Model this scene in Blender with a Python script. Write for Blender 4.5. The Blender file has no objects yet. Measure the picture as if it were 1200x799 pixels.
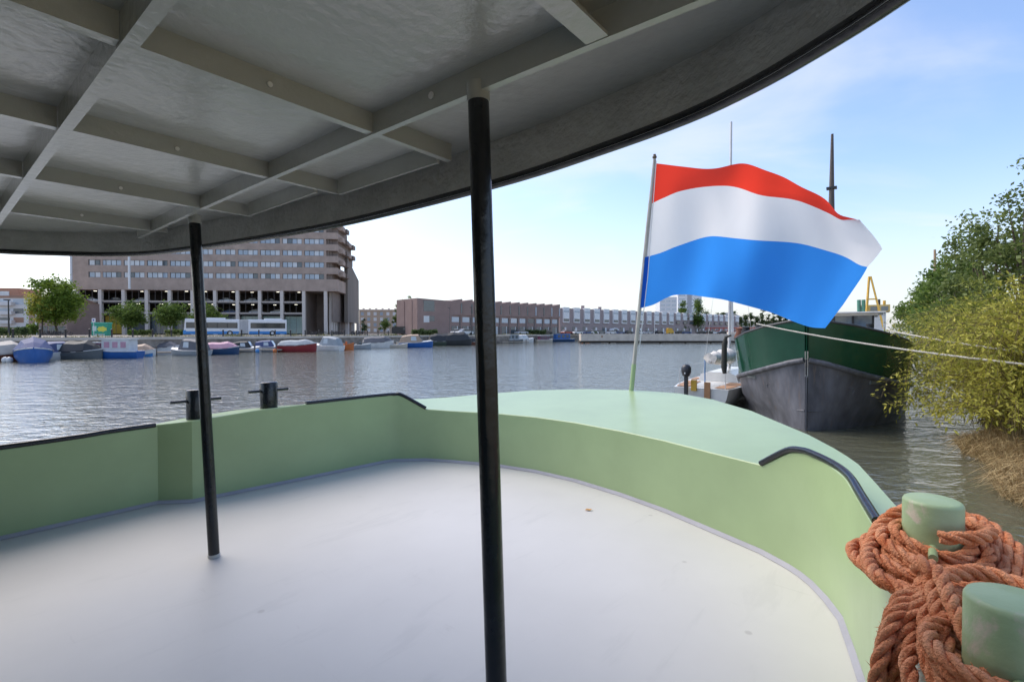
import bpy, bmesh, math, random
from mathutils import Vector, Matrix, noise as mnoise
R = math.radians
rnd = random.Random(7)
sc = bpy.context.scene
COL = sc.collection

# ------------------------------------------------------------------ camera
CAMZ = 2.7
cam = bpy.data.cameras.new('camera'); camo = bpy.data.objects.new('camera', cam); COL.objects.link(camo)
camo.location = (0, 0, CAMZ); camo.rotation_euler = (R(90 - 0.94), 0, 0)
cam.sensor_width = 36; cam.lens = 36 * 580 / 1200; cam.clip_start = 0.05; cam.clip_end = 6000
sc.camera = camo
sc.render.resolution_x = 1024; sc.render.resolution_y = 681

# ------------------------------------------------------------------ sky, sun, exposure
SUN_AZ, SUN_EL = -58.0, 50.0        # azimuth clockwise from +Y (view direction)
w = bpy.data.worlds.new('World'); sc.world = w; w.use_nodes = True
nt = w.node_tree; nt.nodes.clear()
def N(t, **k):
    n = nt.nodes.new(t)
    for a, b in k.items(): setattr(n, a, b)
    return n
out = N('ShaderNodeOutputWorld'); bg = N('ShaderNodeBackground'); bg.inputs['Strength'].default_value = 0.12
sky = N('ShaderNodeTexSky', sky_type='NISHITA', sun_disc=False)
sky.sun_elevation = R(SUN_EL); sky.sun_rotation = R(SUN_AZ); sky.air_density = 1.0; sky.dust_density = 1.6; sky.ozone_density = 2.6
tc = N('ShaderNodeTexCoord'); sep = N('ShaderNodeSeparateXYZ'); nt.links.new(tc.outputs['Generated'], sep.inputs[0])
addz = N('ShaderNodeMath', operation='ADD'); nt.links.new(sep.outputs['Z'], addz.inputs[0]); addz.inputs[1].default_value = 0.22
mz = N('ShaderNodeMath', operation='MAXIMUM'); nt.links.new(addz.outputs[0], mz.inputs[0]); mz.inputs[1].default_value = 0.05
dx = N('ShaderNodeMath', operation='DIVIDE'); dy = N('ShaderNodeMath', operation='DIVIDE')
nt.links.new(sep.outputs['X'], dx.inputs[0]); nt.links.new(mz.outputs[0], dx.inputs[1])
nt.links.new(sep.outputs['Y'], dy.inputs[0]); nt.links.new(mz.outputs[0], dy.inputs[1])
cmb = N('ShaderNodeCombineXYZ'); nt.links.new(dx.outputs[0], cmb.inputs[0]); nt.links.new(dy.outputs[0], cmb.inputs[1])
mp = N('ShaderNodeMapping'); nt.links.new(cmb.outputs[0], mp.inputs[0])
mp.inputs['Rotation'].default_value = (0, 0, R(25)); mp.inputs['Scale'].default_value = (0.75, 1.25, 1); mp.inputs['Location'].default_value = (3.1, 1.7, 0)
n1 = N('ShaderNodeTexNoise'); n1.inputs['Scale'].default_value = 1.25; n1.inputs['Detail'].default_value = 7; n1.inputs['Roughness'].default_value = 0.5; n1.inputs['Distortion'].default_value = 0.5
nt.links.new(mp.outputs[0], n1.inputs['Vector'])
rmp = N('ShaderNodeMapRange', interpolation_type='SMOOTHSTEP'); rmp.inputs['From Min'].default_value = 0.46; rmp.inputs['From Max'].default_value = 0.74
rmp.inputs['To Min'].default_value = 0.0; rmp.inputs['To Max'].default_value = 0.55
nt.links.new(n1.outputs['Fac'], rmp.inputs['Value'])
hz = N('ShaderNodeMapRange', interpolation_type='SMOOTHSTEP'); hz.inputs['From Min'].default_value = -0.05; hz.inputs['From Max'].default_value = 0.30
hz.inputs['To Min'].default_value = 0.66; hz.inputs['To Max'].default_value = 0.0
nt.links.new(sep.outputs['Z'], hz.inputs['Value'])
mxf = N('ShaderNodeMath', operation='MAXIMUM'); nt.links.new(rmp.outputs[0], mxf.inputs[0]); nt.links.new(hz.outputs[0], mxf.inputs[1])
mix = N('ShaderNodeMixRGB'); nt.links.new(mxf.outputs[0], mix.inputs[0]); tint = N('ShaderNodeMixRGB', blend_type='MULTIPLY'); tint.inputs[0].default_value = 1; tint.inputs[2].default_value = (1.0, .985, 1.02, 1); nt.links.new(sky.outputs[0], tint.inputs[1]); nt.links.new(tint.outputs[0], mix.inputs[1]); mix.inputs[2].default_value = (3.65, 3.7, 3.8, 1)
nt.links.new(mix.outputs[0], bg.inputs['Color']); nt.links.new(bg.outputs[0], out.inputs['Surface'])

sl = bpy.data.lights.new('sun', 'SUN'); sl.energy = 1.15; sl.angle = R(50); sl.color = (1, 0.91, 0.77)
so = bpy.data.objects.new('sun', sl); COL.objects.link(so)
sd = Vector((math.sin(R(SUN_AZ)) * math.cos(R(SUN_EL)), math.cos(R(SUN_AZ)) * math.cos(R(SUN_EL)), math.sin(R(SUN_EL))))
so.rotation_euler = sd.to_track_quat('Z', 'Y').to_euler(); so.location = (0, 0, 60)
sc.view_settings.view_transform = 'Standard'; sc.view_settings.look = 'None'; sc.view_settings.gamma = 1; sc.view_settings.use_curve_mapping = False
sc.view_settings.exposure = 1.2

# ------------------------------------------------------------------ helpers
def mat(name, col, rough=0.6, metal=0.0, var=0.12, scale=3.0, bump=0.0, bscale=40.0, spec=0.5, trans=0.0, rnd_attr=False, col2=None, emit=None, stretch=None, detail=4):
    m = bpy.data.materials.new(name); m.use_nodes = True; t = m.node_tree; b = t.nodes['Principled BSDF']
    def n(ty): return t.nodes.new(ty)
    c = (*col, 1); c2 = tuple(min(1, x * (1 + var)) for x in col) + (1,) if col2 is None else (*col2, 1)
    c1 = tuple(x * (1 - var) for x in col) + (1,) if col2 is None else c
    mixn = n('ShaderNodeMixRGB'); mixn.inputs[1].default_value = c1; mixn.inputs[2].default_value = c2
    co = n('ShaderNodeTexCoord'); src = co.outputs['Object']
    if stretch:
        mpn = n('ShaderNodeMapping'); mpn.inputs['Scale'].default_value = stretch; t.links.new(src, mpn.inputs[0]); src = mpn.outputs[0]
    if rnd_attr:
        a = n('ShaderNodeAttribute'); a.attribute_name = 'rnd'; t.links.new(a.outputs['Fac'], mixn.inputs[0])
    else:
        no = n('ShaderNodeTexNoise'); no.inputs['Scale'].default_value = scale; no.inputs['Detail'].default_value = detail; no.inputs['Roughness'].default_value = 0.6
        t.links.new(src, no.inputs['Vector'])
        mr = n('ShaderNodeMapRange'); mr.inputs['From Min'].default_value = 0.3; mr.inputs['From Max'].default_value = 0.7
        t.links.new(no.outputs['Fac'], mr.inputs['Value']); t.links.new(mr.outputs[0], mixn.inputs[0])
    t.links.new(mixn.outputs[0], b.inputs['Base Color'])
    b.inputs['Roughness'].default_value = rough; b.inputs['Metallic'].default_value = metal; b.inputs['Specular IOR Level'].default_value = spec
    if bump:
        nb = n('ShaderNodeTexNoise'); nb.inputs['Scale'].default_value = bscale; nb.inputs['Detail'].default_value = 5; t.links.new(src, nb.inputs['Vector'])
        bp = n('ShaderNodeBump'); bp.inputs['Strength'].default_value = bump; bp.inputs['Distance'].default_value = 0.02
        t.links.new(nb.outputs['Fac'], bp.inputs['Height']); t.links.new(bp.outputs[0], b.inputs['Normal'])
    if trans:
        tr = n('ShaderNodeBsdfTranslucent'); t.links.new(mixn.outputs[0], tr.inputs['Color'])
        ms = n('ShaderNodeMixShader'); ms.inputs[0].default_value = trans
        o = t.nodes['Material Output']; t.links.new(b.outputs[0], ms.inputs[1]); t.links.new(tr.outputs[0], ms.inputs[2]); t.links.new(ms.outputs[0], o.inputs['Surface'])
    if emit: b.inputs['Emission Color'].default_value = (*emit[:3], 1); b.inputs['Emission Strength'].default_value = emit[3]
    return m
MATS = {}
def M(key, *a, **k):
    if key not in MATS: MATS[key] = mat(key, *a, **k)
    return MATS[key]

class MB:
    def __init__(s): s.v = []; s.f = []; s.m = []
    def add(s, vs, fs, m=0):
        o = len(s.v); s.v += [tuple(x) for x in vs]
        for f in fs: s.f.append(tuple(i + o for i in f)); s.m.append(m)
        return s
    def box(s, x0, x1, y0, y1, z0, z1, m=0):
        return s.add([(x0,y0,z0),(x1,y0,z0),(x1,y1,z0),(x0,y1,z0),(x0,y0,z1),(x1,y0,z1),(x1,y1,z1),(x0,y1,z1)],
                     [(0,3,2,1),(4,5,6,7),(0,1,5,4),(1,2,6,5),(2,3,7,6),(3,0,4,7)], m)
    def beam(s, a, b, wd, h, m=0, up=(0,0,1)):
        a = Vector(a); b = Vector(b); d = (b - a).normalized(); sd_ = d.cross(Vector(up)); sd_ = (sd_ if sd_.length > 1e-4 else Vector((1,0,0))).normalized(); u = sd_.cross(d)
        vs = []
        for p in (a, b):
            for q in ((-1,-1),(1,-1),(1,1),(-1,1)): vs.append(p + sd_ * q[0] * wd / 2 + u * q[1] * h / 2)
        return s.add(vs, [(0,1,2,3),(7,6,5,4),(0,4,5,1),(1,5,6,2),(2,6,7,3),(3,7,4,0)], m)
    def prism(s, poly, z0, z1, m=0):
        n = len(poly); vs = [(p[0], p[1], z0) for p in poly] + [(p[0], p[1], z1) for p in poly]
        return s.add(vs, [tuple(range(n))[::-1], tuple(range(n, 2 * n))] + [(i, (i + 1) % n, n + (i + 1) % n, n + i) for i in range(n)], m)
    def loft(s, rings, m=0, closed=True, cap=True):
        n = len(rings[0]); vs = [p for r in rings for p in r]; fs = []
        for k in range(len(rings) - 1):
            for i in range(n if closed else n - 1):
                j = (i + 1) % n; fs.append((k*n+i, k*n+j, (k+1)*n+j, (k+1)*n+i))
        if cap and closed: fs += [tuple(range(n))[::-1], tuple(range((len(rings)-1)*n, len(rings)*n))]
        return s.add(vs, fs, m)
    def tube(s, pts, r, n=8, m=0, cap=True, flat=1.0):
        pts = [Vector(p) for p in pts]; rs = r if isinstance(r, (list, tuple)) else [r] * len(pts); rings = []; ref = None
        for i, p in enumerate(pts):
            d = (pts[min(i + 1, len(pts) - 1)] - pts[max(i - 1, 0)]).normalized()
            if ref is None: ref = Vector((0,0,1)) if abs(d.z) < 0.9 else Vector((1,0,0))
            ref = (ref - d * ref.dot(d)).normalized(); e = d.cross(ref)
            rings.append([p + (ref * math.cos(2*math.pi*k/n) * flat + e * math.sin(2*math.pi*k/n)) * rs[i] for k in range(n)])
        return s.loft(rings, m, True, cap)
    def lathe(s, prof, c=(0,0,0), n=24, m=0):
        return s.loft([[(c[0] + r * math.cos(2*math.pi*k/n), c[1] + r * math.sin(2*math.pi*k/n), c[2] + z) for k in range(n)] for r, z in prof], m)
    def build(s, name, mats, parent=None, ang=35, loc=None, rz=0, kind=None, rattr=None):
        me = bpy.data.meshes.new(name); me.from_pydata(s.v, [], s.f); me.update()
        mats = mats if isinstance(mats, (list, tuple)) else [mats]
        for x in mats: me.materials.append(x)
        if len(mats) > 1: me.polygons.foreach_set('material_index', s.m)
        if rattr is not None:
            at = me.attributes.new('rnd', 'FLOAT', 'FACE'); at.data.foreach_set('value', rattr)
        if ang:
            me.polygons.foreach_set('use_smooth', [True] * len(me.polygons)); me.set_sharp_from_angle(angle=R(ang))
        o = bpy.data.objects.new(name, me); COL.objects.link(o); o.parent = parent
        if loc is not None: o.location = loc
        if rz: o.rotation_euler.z = rz
        if kind: o['kind'] = kind
        return o
def tag(o, label, cat, group=None):
    o['label'] = label; o['category'] = cat
    if group: o['group'] = group
    return o
def thing(name, label, cat, loc=(0,0,0), rz=0, group=None):
    o = bpy.data.objects.new(name, None); o.empty_display_size = 0.2; COL.objects.link(o); o.location = loc; o.rotation_euler.z = rz
    return tag(o, label, cat, group)
def copy_tree(o, parent=None):
    c = o.copy(); COL.objects.link(c); c.parent = parent
    for ch in [x for x in bpy.data.objects if x.parent == o]: copy_tree(ch, c)
    return c
def inst(name, mesh, parent, loc, scale=(1,1,1), rz=0):
    o = bpy.data.objects.new(name, mesh); COL.objects.link(o); o.parent = parent; o.location = loc; o.scale = scale; o.rotation_euler.z = rz
    return o
def at(px, D, z=0.0): return Vector(((px - 600) / 580 * D, D, z))     # bearing of a thing (as a fraction of the view) and its distance
def bez(pts, k=6):
    """Catmull-Rom through points"""
    P = [Vector(p) for p in pts]; o = []
    for i in range(len(P) - 1):
        a, b, c, d = P[max(i-1,0)], P[i], P[i+1], P[min(i+2,len(P)-1)]
        for j in range(k):
            t = j / k; o.append(0.5*((2*b)+(c-a)*t+(2*a-5*b+4*c-d)*t*t+(3*b-a-3*c+d)*t**3))
    o.append(P[-1]); return o

GZ = 2.15     # quay ground above the water
# ------------------------------------------------------------------ materials
green = mat('green_paint', (0.345, 0.455, 0.235), 0.30, var=0.07, scale=1.6, bump=0.12, bscale=5)
greentop = green
deckm = mat('deck_paint', (0.585, 0.57, 0.55), 0.42, var=0.035, scale=1.3, bump=0.12, bscale=2.2)
def wear(m, thr=.70, scale=3.0, col=(.45,.44,.43), fac=.35, stretch=(1,1,1), detail=8, speck=0):
    t_ = m.node_tree; b_ = t_.nodes['Principled BSDF']; src = b_.inputs['Base Color'].links[0].from_socket
    co = t_.nodes.new('ShaderNodeTexCoord'); mp_n = t_.nodes.new('ShaderNodeMapping'); mp_n.inputs['Scale'].default_value = stretch; t_.links.new(co.outputs['Object'], mp_n.inputs[0])
    no = t_.nodes.new('ShaderNodeTexNoise'); no.inputs['Scale'].default_value = scale; no.inputs['Detail'].default_value = detail; no.inputs['Roughness'].default_value = .65; no.inputs['Distortion'].default_value = .4; t_.links.new(mp_n.outputs[0], no.inputs['Vector'])
    mr = t_.nodes.new('ShaderNodeMapRange'); mr.inputs['From Min'].default_value = thr; mr.inputs['From Max'].default_value = thr + .08; mr.inputs['To Max'].default_value = fac; fo = mr.outputs[0]
    t_.links.new(no.outputs['Fac'], mr.inputs['Value'])
    if speck:
        vo = t_.nodes.new('ShaderNodeTexVoronoi'); vo.inputs['Scale'].default_value = speck; t_.links.new(co.outputs['Object'], vo.inputs['Vector'])
        m2 = t_.nodes.new('ShaderNodeMapRange'); m2.inputs['From Min'].default_value = .05; m2.inputs['From Max'].default_value = .03; m2.inputs['To Max'].default_value = .7; t_.links.new(vo.outputs['Distance'], m2.inputs['Value'])
        mx_ = t_.nodes.new('ShaderNodeMath'); mx_.operation = 'MAXIMUM'; t_.links.new(fo, mx_.inputs[0]); t_.links.new(m2.outputs[0], mx_.inputs[1]); fo = mx_.outputs[0]
    mi = t_.nodes.new('ShaderNodeMixRGB'); mi.inputs[2].default_value = (*col, 1); t_.links.new(fo, mi.inputs[0]); t_.links.new(src, mi.inputs[1]); t_.links.new(mi.outputs[0], b_.inputs['Base Color']); return m
wear(deckm, .58, 1.1, (.50,.49,.475), .35, (1, 5, 1), 9); wear(deckm, .66, 2.4, (.42,.40,.385), .35, (6, 1, 1), 9, speck=2.3)
wear(green, .64, 1.4, (.30,.38,.22), .22, (1, 1, .25), 8); wear(green, .76, 9, (.30,.22,.15), .5)
bolg = mat('bollard_green', (0.36, 0.465, 0.255), 0.42, var=0.07, scale=4, bump=0.2, bscale=18)
wear(bolg, .55, 5, (.62,.50,.42), .75); wear(bolg, .72, 26, (.28,.17,.10), .6)
soffit = mat('canopy_grey', (0.42, 0.43, 0.41), 0.22, var=0.07, scale=1.2, bump=0.2, bscale=22, spec=.95)
fascia = mat('canopy_rim_grey', (0.50, 0.505, 0.50), 0.34, var=0.14, scale=5, bump=0.8, bscale=26)
black = mat('black_gloss', (0.010, 0.012, 0.016), 0.24, var=0.3, scale=8, bump=0.2, bscale=14)
blackr = mat('black_matt', (0.02, 0.02, 0.022), 0.45, var=0.3)
ropem = mat('orange_rope', (0.66, 0.19, 0.065), 0.9, var=0, col2=(0.90, 0.42, 0.22), scale=14, bump=0.8, bscale=160)
seamm = mat('deck_edge_grey', (0.34, 0.34, 0.38), 0.6)
white = mat('white_paint', (0.74, 0.74, 0.73), 0.4, var=0.06)
# water
wm = bpy.data.materials.new('water'); wm.use_nodes = True; t = wm.node_tree; b = t.nodes['Principled BSDF']
b.inputs['Base Color'].default_value = (0.115, 0.117, 0.08, 1); b.inputs['Roughness'].default_value = 0.06; b.inputs['IOR'].default_value = 1.8; b.inputs['Specular IOR Level'].default_value = 0.9
geo = t.nodes.new('ShaderNodeNewGeometry'); prev = None
for (scv, rot, strg, dist) in (((0.45, 0.75, 1), 20, 0.8, 0.07), ((1.3, 2.3, 1), -15, 0.9, 0.085), ((5, 8, 1), 8, 0.7, 0.04)):
    mpn = t.nodes.new('ShaderNodeMapping'); mpn.inputs['Scale'].default_value = scv; mpn.inputs['Rotation'].default_value = (0, 0, R(rot)); t.links.new(geo.outputs['Position'], mpn.inputs[0])
    nn = t.nodes.new('ShaderNodeTexNoise'); nn.inputs['Scale'].default_value = 1; nn.inputs['Detail'].default_value = 3; nn.inputs['Distortion'].default_value = 0.6; t.links.new(mpn.outputs[0], nn.inputs['Vector'])
    bp = t.nodes.new('ShaderNodeBump'); bp.inputs['Strength'].default_value = strg; bp.inputs['Distance'].default_value = dist; t.links.new(nn.outputs['Fac'], bp.inputs['Height'])
    if prev: t.links.new(prev.outputs[0], bp.inputs['Normal'])
    prev = bp
t.links.new(prev.outputs[0], b.inputs['Normal'])

# ------------------------------------------------------------------ SETTING: water, land, bank
o = MB().add([(-2500,-600,0),(2500,-600,0),(2500,3000,0),(-2500,3000,0)], [(0,1,2,3)]).build('water', wm, ang=0); o['kind'] = 'structure'
QD = Vector((0.53, 0.848, 0)).normalized(); QN = Vector((-QD.y, QD.x, 0)); Q0 = Vector((-54.0, 49.4, 0))     # quay line, landward normal
def Q(s, n=0.0, z=0.0): return Q0 + QD * s + QN * n + Vector((0, 0, z))
pave = mat('quay_paving', (0.30, 0.26, 0.21), 0.85, var=0.25, scale=0.8)
stone = mat('quay_stone', (0.26, 0.225, 0.19), 0.9, var=0.4, scale=1.5, bump=0.5, bscale=6)
conc = mat('pale_concrete', (0.58, 0.51, 0.43), 0.8, var=0.15, scale=0.8, bump=0.2, bscale=8)
QE = 185.0
far = [Q(QE, 0.6), Vector((95, 238, 0)), Vector((135, 262, 0)), Vector((330, 420, 0)), Vector((2300, 1500, 0)), Vector((2300, 2900, 0)), Vector((-2300, 2900, 0)), Vector((-2300, -550, 0)), Q(-120, 0.6)]
o = MB().prism([(p.x, p.y) for p in far], -2, GZ).build('ground', pave, ang=0); o['kind'] = 'structure'
o = MB(); o.prism([tuple(Q(-119, 0.05)[:2]), tuple(Q(QE, 0.05)[:2]), tuple(Q(QE, 0.58)[:2]), tuple(Q(-119, 0.58)[:2])], -1.9, 0.75, 0)
o.prism([tuple(Q(-119, -0.25)[:2]), tuple(Q(QE, -0.25)[:2]), tuple(Q(QE, 0.9)[:2]), tuple(Q(-119, 0.9)[:2])], GZ - 0.32, GZ + 0.03, 1)
o.prism([tuple(Q(-119, -0.1)[:2]), tuple(Q(QE, -0.1)[:2]), tuple(Q(QE, 0.55)[:2]), tuple(Q(-119, 0.55)[:2])], 0.752, GZ - 0.322, 0)
o = o.build('quay_wall', [stone, conc], ang=0); tag(o, 'long brown stone quay wall with pale concrete coping behind the moored boats', 'wall')
# grass verge along the quay edge
grassm = mat('verge_grass', (0.13, 0.15, 0.05), 0.9, rnd_attr=True, col2=(0.35, 0.30, 0.14))
mb = MB(); ra = []
for i in range(5200):
    s = rnd.uniform(-5, 150); n_ = rnd.uniform(0.4, 2.4); p = Q(s, n_, GZ); h = rnd.uniform(0.08, 0.4) * (1.6 if mnoise.noise(Vector((s*0.2, 0, 0))) > 0.1 else 0.6); a = rnd.uniform(0, 3.14); d = Vector((math.cos(a), math.sin(a), 0)) * 0.06
    tip = p + Vector((rnd.uniform(-.15,.15), rnd.uniform(-.15,.15), h)); mb.add([p - d, p + d, tip], [(0,1,2)]); ra.append(rnd.random())
o = mb.build('verge_grass', grassm, ang=0, kind='stuff', rattr=ra); o['label'] = 'dry weedy grass growing along the quay edge'

# boat axes: u = towards the stern of our barge, v = to port
UA = math.atan2(0.771, 0.637); UD = Vector((0.637, 0.771, 0)).normalized(); VD = Vector((-UD.y, UD.x, 0))
def UV(u, v, z=0.0): return UD * u + VD * v + Vector((0, 0, z))
# ---- bank on the right
bankm = mat('bank_soil', (0.20, 0.15, 0.085), 0.95, var=0, col2=(0.34, 0.27, 0.13), scale=2.5, bump=0.8, bscale=8)
mb = MB(); rows = []
nu, nv = 90, 12
def bankz(u, k):
    d = [0, .15, .4, .8, 1.3, 2.0, 3.0, 4.5, 7, 12, 30, 200][k]
    e = -1.35 + 0.35 * math.sin(u * 0.55) + 0.25 * math.sin(u * 1.7 + 1) + (-1.2 if u < 6 else 0) * min(1, (6 - u) / 4 if u < 6 else 0)
    e -= max(0, (u - 16) * 0.05)
    z = [-.6, -.12, .12, .3, .5, .8, 1.1, 1.4, 1.7, 1.9, 2.0, 2.0][k] + 0.12 * mnoise.noise(Vector((u * 0.9, d * 1.3, 3)))
    return (*UV(u, e - d)[:2], z)
for i in range(nu + 1):
    u = -40 + 190 * (i / nu) ** 1.0
    rows.append([bankz(u, k) for k in range(nv)])
mb.loft(rows, 0, False, False); o = mb.build('bank', bankm, ang=60); o['kind'] = 'structure'
drym = mat('dry_grass', (0.24, 0.15, 0.06), 0.9, rnd_attr=True, col2=(0.58, 0.44, 0.22), trans=0.25)
mb = MB(); ra = []
for i in range(26000):
    u = rnd.uniform(5, 22); d = rnd.random() ** 1.5 * 3.2 - 0.05
    e = -1.35 + 0.35 * math.sin(u * 0.55) + 0.25 * math.sin(u * 1.7 + 1) - max(0, (u - 16) * 0.05)
    z = 0.05 + 0.36 * d + rnd.uniform(-.05, .05); p = UV(u, e - d, z); h = rnd.uniform(0.12, 0.5); a = rnd.uniform(0, 6.28)
    lean = VD * rnd.uniform(-0.2, 1.0) + UD * rnd.uniform(-.8, .5); wv = Vector((math.cos(a), math.sin(a), 0)) * rnd.uniform(.004, .009)
    q = p + lean * h * 0.5 + Vector((0,0,h*0.65)); tp = p + lean * h * 1.5 + Vector((0,0,h*rnd.uniform(-.1,.7)))
    mb.add([p - wv, p + wv, q + wv * .8, q - wv * .8, tp], [(0,1,2,3),(3,2,4)]); c = rnd.random(); ra += [c, c]
o = mb.build('dry_grass', drym, ang=0, kind='stuff', rattr=ra); o['label'] = 'straw coloured dry grass tumbling over the bank edge'
litterm = drym

# ------------------------------------------------------------------ OUR BARGE
barge = thing('barge', 'pale green barge stern deck under a grey steel canopy on black posts', 'barge', (0,0,0), UA)
DK = 1.24
# stations along the inner face: u, v, inner top z, lip width, plate z, outer u, outer v, outer z
ST = [(-3.0,5.00,1.86,.05,1.86,-3.0,5.05,1.855),(-1,5.0,1.86,.05,1.86,-1,5.05,1.855),(.37,5.00,1.875,.05,1.875,.37,5.05,1.87),(1.30,5.02,1.90,.05,1.90,1.30,5.07,1.895),
(1.32,5.02,1.915,.02,1.915,1.30,5.10,1.91),(1.52,4.83,1.94,.02,1.94,1.52,5.12,1.93),(2.0,4.78,1.975,.02,1.975,2.0,5.14,1.95),(2.48,4.73,1.985,.02,1.985,2.5,5.12,1.94),
(2.50,4.728,1.985,.05,1.93,2.52,5.118,1.935),(3.0,4.68,1.988,.05,1.90,3.0,5.05,1.91),(3.38,4.64,1.992,.05,1.88,3.5,4.99,1.895),(3.47,4.61,1.992,.05,1.87,3.9,4.88,1.88),(3.53,4.55,1.985,.05,1.86,4.1,4.82,1.87),
(3.72,4.36,1.83,.03,1.83,4.4,4.73,1.865),(3.85,4.10,1.82,.03,1.82,4.9,4.52,1.88),(4.05,3.6,1.82,.03,1.82,5.5,4.16,1.90),(4.14,3.1,1.82,.03,1.82,6.0,3.6,1.915),(4.13,2.6,1.82,.03,1.82,6.28,2.95,1.92),
(4.03,2.05,1.82,.03,1.82,6.3,2.4,1.92),(3.90,1.6,1.82,.03,1.82,6.05,1.9,1.91),(3.73,1.18,1.82,.03,1.82,5.55,1.35,1.89),(3.57,.80,1.825,.03,1.825,4.7,.70,1.86),
(3.45,.62,1.96,.04,1.835,4.3,.48,1.855),(3.38,.54,1.985,.04,1.84,4.1,.38,1.85),(3.30,.47,1.99,.04,1.84,3.9,.30,1.85),(3.15,.375,1.985,.04,1.84,3.5,.19,1.85),(2.98,.29,1.975,.04,1.845,3.11,.085,1.85),(2.70,.215,1.96,.04,1.86,2.8,.0,1.86),(2.40,.14,1.945,.04,1.88,2.45,-.13,1.875),
(2.37,.135,1.94,.02,1.94,2.42,-.16,1.90),(1.9,.06,1.94,.02,1.94,1.9,-.30,1.91),(1.3,-.04,1.93,.02,1.93,1.3,-.36,1.91),(1.05,-.08,1.91,.02,1.91,1.05,-.36,1.90),(.9,-.12,1.89,.05,1.89,.9,-.30,1.885),(-1,-.12,1.86,.05,1.86,-1,-.30,1.855),(-3,-.12,1.86,.05,1.86,-3,-.30,1.855)]
secs = []
for (u, v, zt, lw, zp, uo, vo, zo) in ST:
    d = Vector((uo - u, vo - v)); d = d.normalized() if d.length > 1e-3 else Vector((0, 1))
    lo = Vector((u, v)) + d * lw; tk = 1.0 if math.hypot(uo - u, vo - v) > 1.0 else 0.02
    inw = Vector((u, v)); out2 = Vector((uo, vo))
    secs.append([(u, v, DK - 0.05), (u, v, DK + 0.3), (u, v, zt - .006), (u + d.x*.006, v + d.y*.006, zt), (lo.x, lo.y, zt), (lo.x + d.x*.004, lo.y + d.y*.004, zp), (uo - d.x*.012, vo - d.y*.012, zo), (uo, vo, zo - .014), (uo, vo, zo - .16), (uo - d.x*.03*tk, vo - d.y*.03*tk, zo - .165), (uo - d.x*.25*tk, vo - d.y*.25*tk, 0.5), (uo - d.x*.5*tk, vo - d.y*.5*tk, -0.5)])
mb = MB()
for k in range(len(secs) - 1):
    for i in range(len(secs[0]) - 1):
        mb.add([secs[k][i], secs[k+1][i], secs[k+1][i+1], secs[k][i+1]], [(0,3,2,1)], 1 if i >= 9 else 0)
def weld(o, d=0.0005):
    bm = bmesh.new(); bm.from_mesh(o.data); bmesh.ops.remove_doubles(bm, verts=bm.verts, dist=d); bm.to_mesh(o.data); bm.free()
    o.data.polygons.foreach_set('use_smooth', [True] * len(o.data.polygons)); o.data.set_sharp_from_angle(angle=R(28))
hullm = mat('barge_hull_black', (0.03, 0.03, 0.032), 0.5)
ob = mb.build('bulwark', [green, hullm], barge); weld(ob)
mb = MB(); poly = [(s[0], s[1]) for s in ST]
mb.add([(p[0], p[1], DK) for p in poly], [tuple(range(len(poly)))[::-1]])
od = mb.build('deck', deckm, barge, ang=0)
bm = bmesh.new(); bm.from_mesh(od.data); bmesh.ops.triangulate(bm, faces=bm.faces)
for f in bm.faces:
    if f.normal.z < 0: f.normal_flip()
bm.to_mesh(od.data); bm.free()
# painted cove where deck meets bulwark
mb = MB(); cen = Vector((1.8, 2.5)); rings = []
for i, s in enumerate(ST):
    p = Vector((s[0], s[1])); a = Vector(ST[max(i-1,0)][:2]); c = Vector(ST[min(i+1,len(ST)-1)][:2]); tn = (c - a).normalized(); nn = Vector((tn.y, -tn.x))
    if nn.dot(cen - p) < 0: nn = -nn
    rings.append([(p.x + nn.x*.024, p.y + nn.y*.024, DK + .003), (p.x + nn.x*.012, p.y + nn.y*.012, DK + .012), (p.x + nn.x*.004, p.y + nn.y*.004, DK + .026), (p.x - .0*nn.x, p.y, DK + .027)])
mb.loft(rings, 0, False, False); mb.build('deck_cove', seamm, barge, ang=80)
# black capping rails
def rail(pts, r=.021): return MB().tube(bez(pts, 5), r, 10).build('capping_rail', black, barge, ang=60)
rail([(-3,5.02,1.872),(.37,5.02,1.888),(1.0,5.035,1.905),(1.31,5.035,1.912)], .022)
rail([(2.50,4.745,1.995),(3.0,4.70,1.998),(3.38,4.655,2.0),(3.49,4.61,2.0),(3.545,4.55,1.99),(3.73,4.36,1.838)], .02)
rail([(3.58,.81,1.834),(3.47,.64,1.965),(3.39,.545,1.996),(3.31,.475,2.0),(3.15,.36,1.996),(2.98,.272,1.985),(2.70,.198,1.97),(2.42,.125,1.955)], .02)
# posts
def post(a, b2):
    p = MB().tube([a, (Vector(a)+Vector(b2))/2, b2], .033, 20).build('post', black, barge, ang=60)
    d = (Vector(b2) - Vector(a)).normalized()
    MB().tube([Vector(b2) - d*.035, Vector(b2) + d*.02], .036, 20).build('post_head', soffit, p, ang=60)
    MB().tube([Vector(a) - d*.0, Vector(a) + d*.02], .037, 20).build('post_foot', deckm, p, ang=60)
post((1.235, 3.544, DK), (1.178, 3.656, 3.445)); post((1.151, 1.0, DK), (1.119, 1.06, 3.445))
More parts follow.
